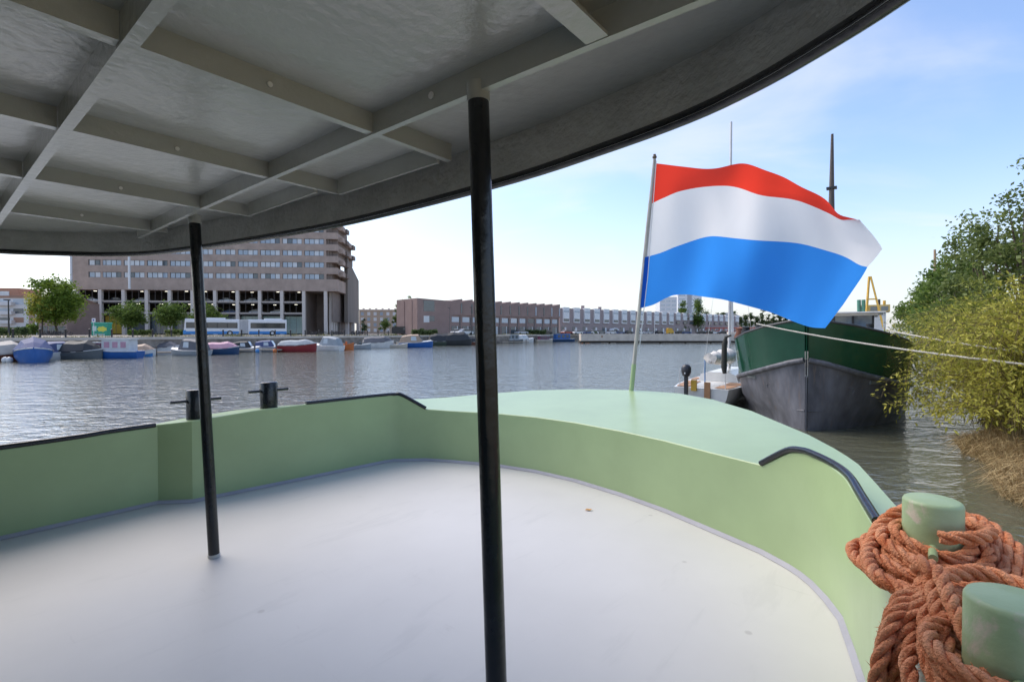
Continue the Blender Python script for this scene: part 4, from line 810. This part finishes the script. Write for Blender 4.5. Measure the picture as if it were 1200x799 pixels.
# parked bicycles (a mass nobody could count)
mb = MB()
def bike(mb, p, a, r):
    d = Vector((math.cos(a), math.sin(a), 0))
    for s in (-.5, .5):
        c = p + d*s + Vector((0,0,.34)); ring = [c + d*.33*math.cos(k*.785) + Vector((0,0,.33*math.sin(k*.785))) for k in range(9)]; mb.tube(ring, .03, 4, 0, False)
    mb.tube([p - d*.5 + Vector((0,0,.34)), p + Vector((0,0,.85)), p + d*.45 + Vector((0,0,.95)), p + d*.5 + Vector((0,0,.34))], .035, 4, 0, False); mb.tube([p - d*.2 + Vector((0,0,.4)), p - d*.15 + Vector((0,0,1.05))], .035, 4, 0, False)
for i in range(70):
    px = rnd.choice([rnd.uniform(361, 381), rnd.uniform(386, 402), rnd.uniform(410, 430), rnd.uniform(52, 82)]); bike(mb, at(px, rnd.uniform(120, 142) if px > 100 else rnd.uniform(100, 108), GZ), rnd.uniform(-.5, 2.5), rnd)
o = mb.build('parked_bicycles', blackr, ang=0, kind='stuff'); o['label'] = 'crowded mass of parked bicycles along the quay'

# ------------------------------------------------------------------ BEIGE BLOCK and trees beside it
bg_ = thing('apartment_block', 'beige apartment block with rows of pale windows beyond the office block', 'building', at(421, 235, GZ), .05)
MB().box(0, 19, 0, 12, 0, 11.2).build('wall', mat('beige_brick', (.42,.33,.25), .85, var=.1), bg_, ang=0); MB().box(-.3, 19.3, -.3, 12, 11.2, 11.7).build('roof_edge', colm, bg_, ang=0)
for i in range(6):
    for k in range(4): MB().box(.8 + i*3, 2.2 + i*3, -.06, .1, 1.0 + k*2.6, 2.6 + k*2.6).build('window', glz[0 if (i + k) % 3 else 1], bg_, ang=0)
    MB().box(1.1 + i*3, 1.9 + i*3, 2, 3, 11.7, 12.4).build('chimney', colm, bg_, ang=0)
tree('narrow dark conifer beside the beige apartment block', at(466, 150, GZ), 9.5, 1.7, 1, 1500, lm_dark, .45, .5, seed=61); tree('tall dark tree against the end of the brick terrace', at(478, 150, GZ), 12, 1.8, 1.5, 1500, lm_dark, .45, 1, seed=62); tree('small olive tree in front of the beige apartment block', at(451, 140, GZ), 5.0, 1.9, 1, 1000, lm_mid, .4, 1, seed=63); tree('small grey green tree at the office block corner', at(428, 150, GZ), 5.5, 1.5, 1, 800, lm_far, .4, 1, seed=64)
vn = thing('van', 'black van parked beside the end of the brick terrace', 'van', at(459, 132, GZ), .2)
MB().loft([[(x, y, z) for x, z in ((0,.3),(0,1.9),(.3,2.2),(4.0,2.25),(4.9,1.3),(5.3,1.1),(5.3,.3))] for y in (0, 1.9)]).build('body', carcol[1], vn, ang=25); MB().box(3.0, 3.9, -.02, .02, 1.3, 1.9).build('window', carg, vn, ang=0)
for x_ in (1, 4.3): MB().tube([(x_,-.03,.35),(x_,.2,.35)], .35, 12).build('wheel', tyre, vn, ang=40)

# ------------------------------------------------------------------ BRICK TERRACE with saw-tooth parapets
T0 = at(489, 128, GZ); T1 = at(655, 163, GZ); TL = (T1 - T0).length; TA = math.atan2(T1.y - T0.y, T1.x - T0.x); tb = mat('terrace_brick', (.31,.215,.185), .85, var=.1, scale=.4)
def tp(x, y=0, z=0): return T0 + Vector((math.cos(TA)*x - math.sin(TA)*y, math.sin(TA)*x + math.cos(TA)*y, z))
EB = 10.4
eb = thing('brick_house', 'broad windowless end house of the brown brick terrace with square corner window', 'house', T0, TA)
MB().prism([(0,0),(EB,0),(EB,11),(0,11)], 0, 9.2).build('wall', tb, eb, ang=0)
MB().loft([[(0.0,0,9.2),(0,0,9.55),(EB,0,9.2)],[(0.0,11,9.2),(0,11,9.55),(EB,11,9.2)]]).build('parapet', tb, eb, ang=0)
for (x0, x1, z0, z1, g_) in ((1.9,5.2,6.2,9.0,3), (1.9,3.6,3.3,5.0,0), (3.6,5.2,3.6,5.0,3)): MB().box(x0, x1, -.05, .1, z0, z1).build('window', glz[g_], eb, ang=0)
MB().box(-.15, .25, 2.5, 3.1, 0, 9).build('side_fin', tb, eb, ang=0); MB().box(-.15, .25, 6.5, 7.1, 0, 9).build('side_fin', tb, eb, ang=0)
nU = 12; UW = (TL - EB)/nU
thm = []
for i in range(nU):
    th = thing('brick_house', 'brown brick terraced house with sawtooth parapet and slit window in the quayside row', 'house', tp(EB + i*UW), TA, 'sawtooth terrace houses')
    if i == 0:
        MB().prism([(0,.0),(UW,-.0),(UW,11),(0,11)], 0, 8.8).build('wall', tb, th, ang=0)
        MB().loft([[(0,-.05,8.8),(UW*.98,-.55,8.8),(UW*.98,-.55,9.9),(0,-.05,9.2)],[(0,11,8.8),(UW*.98,11,8.8),(UW*.98,11,9.9),(0,11,9.2)]]).build('parapet', tb, th, ang=0)
        MB().loft([[(0,-.05,5.4),(UW*.98,-.55,5.4),(UW*.98,-.0,5.4),(0,0,5.4)],[(0,-.05,8.8),(UW*.98,-.55,8.8),(UW*.98,0,8.8),(0,0,8.8)]]).build('upper_bay', tb, th, ang=0)
        MB().box(UW*.84, UW*.95, -.62, -.3, 5.9, 8.6).build('slit_window', glz[3], th, ang=0); MB().box(.3, UW - .9, -.06, .1, 3.5, 4.9).build('window', glz[2], th, ang=0); MB().box(UW-.75, UW-.35, -.05, .1, 2.6, 4.9).build('downpipe_recess', framem, th, ang=0)
        MB().box(.25, 2.0, -.06, .1, 0.1, 2.4).build('window', glz[3], th, ang=0); MB().box(2.4, 3.3, -.05, .1, 0, 2.4).build('door', [framem], th, ang=0); MB().box(2.05, 2.3, -.06, .1, .1, 2.4).build('side_light', glz[0], th, ang=0)
        hp = th
    else:
        for ch in [x for x in bpy.data.objects if x.parent == hp]:
            c = ch.copy(); COL.objects.link(c); c.parent = th
            if ch.name.startswith('window') or ch.name.startswith('slit'):
                if rnd.random() < .4: c.data = ch.data.copy(); c.data.materials[0] = rnd.choice(glz)
# ------------------------------------------------------------------ FAR GREY-BRICK TERRACE
R0 = at(656, 176, GZ); R1 = at(866, 262, GZ); RL = (R1 - R0).length; RA = math.atan2(R1.y - R0.y, R1.x - R0.x); gbk = mat('grey_purple_brick', (.38,.30,.285), .85, var=.08); nR = 24; RW_ = RL/nR; wp = mat('white_panel', (.82,.81,.79), .6)
for i in range(nR):
    th = thing('terraced_house', 'grey brick terraced house with white panelled bay in the long far row', 'house', R0.lerp(R1, i/nR), RA, 'white bay terrace houses')
    if i == 0:
        MB().box(0, RW_ - .02, 0, 9, 0, 9.4).build('wall', gbk, th, ang=0); MB().box(1.3, RW_ - 1.2, -.5, .5, 4.2, 9.7).build('bay', wp, th, ang=0); MB().box(1.5, RW_ - 1.4, -.55, -.4, 7.9, 8.6).build('window', glz[1], th, ang=0); MB().box(1.5, RW_ - 1.4, -.55, -.4, 4.6, 5.6).build('window', glz[3], th, ang=0)
        MB().box(.9, 2.2, -.08, .1, .8, 2.8).build('window', glz[3], th, ang=0); MB().box(2.4, 3.3, -.06, .1, 0, 2.5).build('door', wp, th, ang=0); hp2 = th
    else:
        for ch in [x for x in bpy.data.objects if x.parent == hp2]:
            c = ch.copy(); COL.objects.link(c); c.parent = th
            if i > 12 and ch.name.startswith('bay'): c.scale = (1,1,.62); c.location = (0,0,3.7)
for px, D, lab in ((683, 190, 'square brick chimney on the far terrace roof'), (703, 200, 'dark brick chimney on the far terrace beside a taller roof')):
    p = at(px, D, GZ + 9.4); tag(MB().box(p.x-.6, p.x+.6, p.y, p.y+1.2, p.z, p.z+1.6).build('chimney', gbk, ang=0), lab, 'chimney')
tree('dark green tree growing before the far grey terrace', at(711, 196, GZ), 8.2, 1.6, 1.2, 900, lm_dark, .5, 1, seed=71)
# far towers, roofs
def tower(label, px0, px1, D, z1, m, strip=None):
    a = at(px0, D, GZ); L_ = (px1 - px0)/580*D; th = thing('tower_block', label, 'building', a); MB().box(0, L_, 0, 18, 0, z1).build('wall', m, th, ang=0); n = int(z1/5)
    for k in range(n): 
        for j in range(3): MB().box(L_*(.06 + .32*j), L_*(.30 + .32*j), -.15, .2, 3 + k*5, 5 + k*5).build('window_band', glz[2], th, ang=0)
    if strip: MB().box(L_*.40, L_*.58, -.3, .3, 0, z1 + 1).build('stair_strip', strip, th, ang=0)
tw = mat('tower_haze_pale', (.66,.67,.68), .7); tower('pale grey far tower block lower than its neighbour', 773, 793, 600, 44, tw); tower('white far high rise with a dark vertical strip', 794, 822, 640, 64, mat('tower_white', (.74,.75,.76), .7), mat('tower_strip', (.38,.39,.41), .7))  # far towers given paler colours in place of distance haze
hr = thing('pavilion_roof_hall', 'far hall with broad grey hipped roof behind the poplars', 'building', at(840, 420, GZ)); MB().box(0, 26, 0, 20, 0, 11).build('wall', mat('hall_beige', (.55,.5,.43), .8), hr, ang=0); MB().loft([[(-1,-1,11),(27,-1,11),(27,21,11),(-1,21,11)],[(9,8,18),(17,8,18),(17,12,18),(9,12,18)]]).build('roof', mat('hall_roof', (.30,.31,.32), .8), hr, ang=0)
for i, (px0, px1, h) in enumerate(((800, 828, 10.5), (828, 846, 9.5), (868, 905, 9.0), (905, 960, 9.5))):
    a = at(px0, 330 + 8*i, GZ); L_ = (px1 - px0)/580*330; th = thing('brick_building', ['red brown far building behind the first poplars', 'pinkish far building beside the pavilion roof hall', 'long pale far building behind the poplar row', 'long brown far building behind the green barge bow'][i], 'building', a)
    MB().box(0, L_, 0, 10, 0, h).build('wall', [tb, pinkb, hatchm, pinkb][i], th, ang=0)
    for k in range(2):
        for j in range(int(L_/3)): MB().box(.6 + 3*j, 2 + 3*j, -.1, .1, 2.2 + 3*k, 4 + 3*k).build('window', glz[(j + k) % 4], th, ang=0)
pop = [(799.5, 230, 15.5, 2.0), (818, 232, 17, 2.3), (810, 270, 9, 2.4), (827, 265, 13, 2.2)] + [(834 + 6.6*i, 290, 9.5 + (i*37 % 5)*.7, 1.35) for i in range(14)]
for i, (px, D, h, rx) in enumerate(pop):
    tree(['tall narrow dark poplar before the far towers', 'tall broad dark poplar beside the narrow one', 'low yellow green tree between the two tall poplars', 'green poplar at the start of the far row'][i] if i < 4 else 'small narrow poplar in the far row beyond the pier', at(px, D, GZ), h*(1.25 if i > 3 else 1), rx, .8, 2200 if i < 4 else 1100, lm_mid if i in (0, 1) else lm_far, .8, .5, group=None if i < 4 else 'poplars in the far row', seed=80 + i, spread=2.3)
# red railing bridge
rb = thing('red_bridge', 'long low red railing bridge with posts beyond the concrete pier', 'bridge', at(822, 240, GZ)); redm = mat('bridge_red', (.50,.10,.07), .6)
LB = 62
MB().box(0, LB, 0, .4, 2.6, 3.1).build('top_rail', redm, rb, ang=0); MB().box(0, LB, 0, .4, 1.3, 1.6).build('mid_rail', redm, rb, ang=0); MB().box(0, LB, 0, .4, .2, .5).build('bottom_rail', redm, rb, ang=0)
for i in range(30): MB().box(i*LB/29 - .15, i*LB/29 + .15, -.1, -.002, 0, 3.2 + .02*i).build('rail_post', redm, rb, ang=0)
# parked cars along the far quay
for i, (px, D) in enumerate(((538, 126), (544, 122), (611, 152), (621, 155), (631, 158), (640, 161), (664, 170), (676, 172), (688, 178), (695, 180), (703, 184), (716, 190), (726, 193), (736, 197), (750, 203), (760, 206), (772, 213), (784, 214), (797, 216), (804, 216), (822, 216), (829, 216), (836, 217), (846, 217), (868, 218))):
    ci = [0, 2, 0, 5, 3, 1, 4, 2, 3, 2, 5, 2, 3, 1, 2, 0, 1, 2, 1, 3, 1, 1, 2, 1, 2][i]
    car(ci, at(px, D - 3, GZ + .01), (TA if px < 650 else RA if px < 775 else .1) + (3.14 if i % 2 else 0), '%s car parked on the far quay %s' % (cname[ci], 'before the brick terrace' if px < 655 else 'before the long grey terrace' if px < 775 else 'above the concrete pier'), 'cars parked along the far quay')
yv = thing('van', 'yellow van parked before the end of far grey terrace', 'van', at(783, 205, GZ), .15); MB().loft([[(x, y, z) for x, z in ((0,.3),(0,2.3),(.3,2.5),(1.7,2.5),(2.2,1.5),(2.5,1.3),(2.5,.3))] for y in (0, 1.9)]).build('body', mat('van_yellow', (.65,.38,.05), .4), yv, ang=25); MB().box(1.7, 2.4, .3, 1.6, 1.5, 2.0).build('window', carg, yv, ang=0)
for x_ in (.5, 2): MB().tube([(x_,-.03,.3),(x_,.15,.3)], .3, 10).build('wheel', tyre, yv, ang=40)
wt = thing('camper', 'white rounded camper parked before the far grey terrace', 'camper', at(718, 190, GZ), .6); MB().loft([[(x, y, z) for x, z in ((0,.4),(0,1.6),(.7,2.3),(2.6,2.4),(3.7,1.6),(3.9,.4))] for y in (0, 2)]).build('body', white, wt, ang=30); MB().box(.8, 2.6, -.03, .02, 1.4, 2.0).build('window', carg, wt, ang=0)
for x_ in (.8, 3.1): MB().tube([(x_,-.03,.3),(x_,.15,.3)], .3, 10).build('wheel', tyre, wt, ang=40)

# ------------------------------------------------------------------ CONCRETE PIER
pr = thing('concrete_pier', 'long beige concrete pier standing on dark piles over the water', 'pier', at(681, 128, 0), .0); L_ = 62
for i in range(5): MB().box(i*12.4, i*12.4 + 12.36, 0, 4, .62, 2.42).build('deck_beam', conc, pr, ang=0)
MB().box(-.3, L_, .5, 3.5, .1, .615).build('lower_beam', mat('pier_dark', (.06,.045,.035), .9), pr, ang=0)  # dark block standing in for the shade in the gap under the pier
for i in range(10): MB().tube([(1 + i*6.6, 1.2, -1.5), (1 + i*6.6, 1.2, .2)], .25, 8).build('pile', blackr, pr, ang=60)
MB().box(5.2, 5.6, -.05, .0, 1.5, 2.0).build('ladder_recess', apb, pr, ang=0)
for px in (857.5,): 
    th = thing('signal_mast', 'pale grey mast standing on the concrete pier', 'mast', at(px, 130, 2.42)); MB().tube([(0,0,0),(-.3,0,13),(-.5,0,22)], [.5,.42,.3], 10).build('pole', alu, th, ang=60); MB().box(-.9, .9, -.9, .9, 0, .5).build('base', conc, th, ang=0)

# ------------------------------------------------------------------ MOORED BOATS along the quay
bm_cache = {}
def bcol(k):
    tab = dict(white=(.66,.65,.63), grey=(.12,.135,.14), blue=(.02,.11,.36), navy=(.012,.05,.13), red=(.24,.02,.025), orange=(.58,.16,.04), tan=(.42,.30,.21), dark=(.028,.03,.033), tarpblue=(.07,.09,.20), tarpgrey=(.11,.11,.12), lgrey=(.30,.33,.35), pink=(.55,.30,.36), purple=(.16,.06,.10), brown=(.17,.06,.035), beige=(.52,.46,.38), green=(.05,.07,.05), mblue=(.05,.22,.5))
    return M('boat_' + k, tab[k], .35 if k in ('white','red','navy','blue') else .6, var=.12, scale=1.5)
def boat(label, px, D, L, B, rz, hull, kind, cover='tarpgrey', fb=.7, name='motor_boat', strip='white', hc=1.2, cat='boat'):
    th = thing(name, label, cat, at(px, D, 0), rz, 'boats moored along the quay')
    X = [-.5, -.42, -.25, 0, .2, .34, .43, .48, .5]; Wd = [.80, .9, .98, 1.0, .92, .72, .45, .2, .03]
    rg = []
    for x, w_ in zip(X, Wd):
        z_ = fb*(1 + .55*max(0, x)**1.3*1.6); hb = B/2*w_; rg.append([(x*L, hb, z_), (x*L, hb*.95, z_*.45), (x*L*.97, hb*.72, -.1), (x*L*.96, -hb*.72, -.1), (x*L, -hb*.95, z_*.45), (x*L, -hb, z_)])
    h_ = MB().loft(rg, 0, True, True).build('hull', bcol(hull), th, ang=40)
    for s in (1, -1): MB().tube([(x*L, s*(B/2*w_ + .01), fb*(1 + .55*max(0, x)**1.3*1.6) - .02) for x, w_ in zip(X, Wd)], .05, 6).build('gunwale', bcol(strip), h_, ang=60)
    def zz(x): return fb*(1 + .55*max(0, x)**1.3*1.6)
    if kind == 'tent':
        rg = []
        for x, w_, hh in ((-.5,.82,.12),(-.44,.9,.75),(-.2,1,1.0),(.0,1,.92),(.2,.93,.98),(.36,.66,.5),(.46,.3,.06)):
            hb = B/2*w_ + .05; z_ = zz(x); rg.append([(x*L, hb, z_ - .05), (x*L, hb, z_ + .06), (x*L, hb*.62, z_ + hc*hh*.72), (x*L, 0, z_ + hc*hh + .02*math.sin(x*40)), (x*L, -hb*.62, z_ + hc*hh*.72), (x*L, -hb, z_ + .06), (x*L, -hb, z_ - .05)])
        MB().loft(rg, 0, True, True).build('canvas_cover', bcol(cover), th, ang=14)
    elif kind == 'hood':
        rg = []
        for x, w_, hh in ((-.46,.8,.1),(-.38,.86,.8),(-.15,.88,1.0),(.08,.86,1.0),(.2,.74,.2)):
            hb = B/2*w_; z_ = zz(x); rg.append([(x*L, hb, z_ - .02), (x*L, hb*.85, z_ + hc*hh*.85), (x*L, hb*.4, z_ + hc*hh), (x*L, -hb*.4, z_ + hc*hh), (x*L, -hb*.85, z_ + hc*hh*.85), (x*L, -hb, z_ - .02)])
        cv = MB().loft(rg, 0, True, True).build('canopy', bcol(cover), th, ang=50)
        for s in (1, -1):
            MB().add([(-.12*L, s*(B/2*.84), zz(0) + hc*.25), (.04*L, s*(B/2*.83), zz(0) + hc*.25), (.02*L, s*(B/2*.79), zz(0) + hc*.75), (-.12*L, s*(B/2*.8), zz(0) + hc*.75)], [(0,1,2,3)]).build('window', glz[2], cv, ang=0)
        MB().add([(.215*L, B*.28, zz(.1) + hc*.15), (.215*L, -B*.28, zz(.1) + hc*.15), (.10*L, -B*.25, zz(.1) + hc*.95), (.10*L, B*.25, zz(.1) + hc*.95)], [(0,1,2,3)]).build('windscreen', glz[1], cv, ang=0)
        MB().loft([[(x*L, s*B/2*w_, zz(x) + .02 + (.18 if abs(s) < .5 else 0)) for s in (1,.4,-.4,-1)] for x, w_ in ((.18,.9),(.33,.7),(.45,.36))], 0, True, True).build('foredeck', bcol('white'), th, ang=60)
    elif kind == 'cabin':
        MB().box(-.34*L, .22*L, -B*.40, B*.40, fb - .05, fb + hc).build('cabin', bcol(cover), th, ang=0); rf = MB().box(-.37*L, .26*L, -B*.44, B*.44, fb + hc, fb + hc + .1).build('cabin_roof', bcol(strip), th, ang=0)
        for s in (1, -1):
            for i in range(3): MB().box(-.28*L + i*.17*L, -.17*L + i*.17*L, s*B*.40 - .02, s*B*.40 + .02, fb + hc*.3, fb + hc*.8).build('window', bcol('pink') if cover == 'white' and hull == 'blue' else glz[3], th, ang=0)
        MB().box(.2*L, .225*L, -B*.3, B*.3, fb + hc*.35, fb + hc*.85).build('windscreen', glz[1], th, ang=0)
        MB().loft([[(x*L, s*B/2*w_, zz(x) + .03) for s in (1,-1)] + [(x*L, -B/2*w_*.6, zz(x)-.2), (x*L, B/2*w_*.6, zz(x)-.2)] for x, w_ in ((.2,.9),(.35,.68),(.46,.3))], 0, True, True).build('foredeck', bcol('white'), th, ang=40)
    elif kind == 'open':
        MB().box(-.4*L, .25*L, -B*.36, B*.36, fb - .1, fb + .04).build('cockpit', bcol(cover), th, ang=0); MB().box(-.1*L, .0*L, -B*.3, B*.3, fb, fb + .5).build('console', bcol(cover), th, ang=0); MB().box(-.3*L, -.2*L, -B*.42, B*.42, fb + .0, fb + .2).build('thwart', bcol('beige'), th, ang=0)
    return th
QA = math.atan2(QD.y, QD.x)
boat('rust brown boat with cream cover and white fenders at the quay', -6, 46.5, 5.5, 2.3, QA + .1, 'brown', 'tent', 'beige')
boat('bright blue boat under a blue tarpaulin seen bow on', 39, 46.5, 6.2, 2.75, -.80, 'blue', 'tent', 'tarpblue', fb=1.0, hc=1.25)
boat('white boat with blue windscreen cover between the tarpaulin boats', 68, 51, 4.2, 1.9, QA + .2, 'white', 'hood', 'tarpblue', hc=1.1)
boat('slate grey boat under a black tent cover', 93, 51.5, 4.3, 2.0, .15, 'grey', 'tent', 'dark', fb=.75, hc=1.15)
boat('small purple cabin boat squeezed behind the black tent cover', 109, 54, 2.4, 1.4, QA, 'purple', 'cabin', 'purple', hc=.9)
boat('blue hulled cabin boat with white superstructure and pink curtains', 137, 53, 4.6, 2.0, 3.3, 'blue', 'cabin', 'white', fb=.75, hc=1.25)
boat('white boat with orange and white cover beside the pink curtained one', 162, 56.5, 3.4, 1.7, .3, 'white', 'tent', 'tan', fb=.6, hc=.8); boat('tiny bright blue dinghy tied at the jetty', 173, 56.5, 1.0, .7, .2, 'mblue', 'open', 'mblue', fb=.35, name='dinghy')
boat('white boat with charcoal cover behind the wooden jetty', 192, 64, 3.6, 1.8, .15, 'white', 'tent', 'tarpgrey', fb=.8, hc=.75)
boat('grey cruiser with full grey canopy beside the black post', 222, 59.5, 4.8, 2.0, 3.0, 'lgrey', 'hood', 'tarpgrey', fb=.6, hc=1.35)
boat('white speedboat with navy hull side and pinkish cover', 258, 62, 4.2, 1.8, .45, 'navy', 'tent', 'pink', fb=.75, hc=.8)
boat('dark covered boat with pale windows before the bus', 288, 70.5, 4.2, 1.9, .2, 'white', 'hood', 'dark', fb=.5, hc=1.0)
boat('blue covered boat with white bow before the bus rear', 315, 72, 4.2, 1.9, .2, 'lgrey', 'hood', 'tarpblue', fb=.6, hc=1.0)
boat('dark red boat with grey cover and white stripe', 349, 70.5, 5.2, 2.1, .1, 'red', 'tent', 'lgrey', fb=.95, hc=.75)
boat('white cruiser with pale blue grey canopy beside the red boat', 384, 75, 4.8, 2.1, 2.9, 'white', 'hood', 'lgrey', fb=.75, hc=1.4)
boat('small bright orange open boat beside the white cruiser', 406.5, 78, 2.1, 1.4, .2, 'orange', 'open', 'orange', fb=.85, strip='orange')
boat('grey open boat between the orange boat and dark cover', 423, 82, 3.2, 1.7, .3, 'lgrey', 'open', 'grey', fb=.7)
boat('white hulled boat under a charcoal cover with red waterline', 443, 88, 5.4, 2.2, .25, 'white', 'tent', 'tarpgrey', fb=1.0, hc=1.1)
boat('small beige dinghy beside the tan hooded boat', 467, 89, 3.2, 1.6, .3, 'beige', 'open', 'beige', fb=.6, name='dinghy')
boat('royal blue boat with tan hood', 487, 92, 6.4, 2.3, .12, 'blue', 'hood', 'tan', fb=.9, hc=1.5)
boat('low dark boat under a long black cover', 518, 106, 6.2, 2.4, .4, 'green', 'tent', 'dark', fb=.9, hc=1.7); boat('black covered boat overlapping the low dark one', 537, 107, 6.0, 2.4, .3, 'dark', 'tent', 'dark', fb=1.0, hc=1.9, strip='dark')
boat('small brown boat with black cover beside the black post', 554, 112, 3.6, 1.7, .4, 'brown', 'tent', 'dark', fb=.7, hc=1.1)
boat('grey boat with blue cabin moored before the terrace', 601, 136, 6.5, 2.4, .4, 'grey', 'cabin', 'lgrey', fb=.8, hc=1.4); boat('white cruiser with raked cabin moored before the terrace', 614, 138, 6.0, 2.3, .4, 'white', 'hood', 'white', fb=.9, hc=1.3)
boat('white boat with purple cabin beside the long blue boat', 638, 146, 5.4, 2.2, .4, 'beige', 'cabin', 'purple', fb=.7, hc=1.1)
boat('long boat under a rectangular royal blue cover', 660, 152, 8.2, 2.6, .35, 'navy', 'cabin', 'blue', fb=.7, hc=1.7, strip='lgrey'); boat('bright orange box shaped boat beside long blue boat', 686.5, 160, 2.8, 2.0, .3, 'orange', 'cabin', 'orange', fb=.9, hc=.7, strip='orange')
boat('navy open boat beside the orange box shaped boat', 698, 166, 4.6, 2.0, .4, 'navy', 'open', 'dark', fb=.9); boat('boat under a broad cream tarpaulin', 710, 178, 8.6, 2.8, .4, 'beige', 'tent', 'beige', fb=1.0, hc=1.3); boat('dark blue cruiser at the end of the quay row', 732, 196, 6.2, 2.6, .4, 'navy', 'cabin', 'dark', fb=1.0, hc=1.3)
# jetties
jw = mat('jetty_wood', (.33,.28,.22), .85, var=.2)
for i, (px, D, L_, lab) in enumerate(((186, 60, 5.0, 'low weathered wooden jetty beside the charcoal covered boat'), (300, 69, 7.0, 'low wooden jetty with floats before the blue covered boat'), (602, 130, 8.0, 'low floating jetty before the terrace boats'))):
    th = thing('jetty', lab, 'jetty', at(px, D), .15); MB().box(-L_/2, L_/2, -.6, .6, .25, .42).build('deck', jw, th, ang=0)
    for x_ in (-L_*.4, 0, L_*.4): MB().tube([(x_,-.55,-1),(x_,-.55,1.1)], .1, 8).build('pile', framem, th, ang=60)
for px, D, c, lab in ((301.5, 68, 'mblue', 'small blue float beside the wooden jetty'), (322, 68.5, 'orange', 'small orange float at the jetty end'), (5.5, 45, 'white', 'white round fender floating beside the brown boat'), (10.5, 45, 'white', 'second white fender between brown and blue boats')):
    tag(MB().lathe([(.02,-.2),(.2,-.12),(.27,.1),(.22,.3),(.05,.42)], tuple(at(px, D, .1)), 12).build('float', bcol(c), ang=60), lab, 'float')
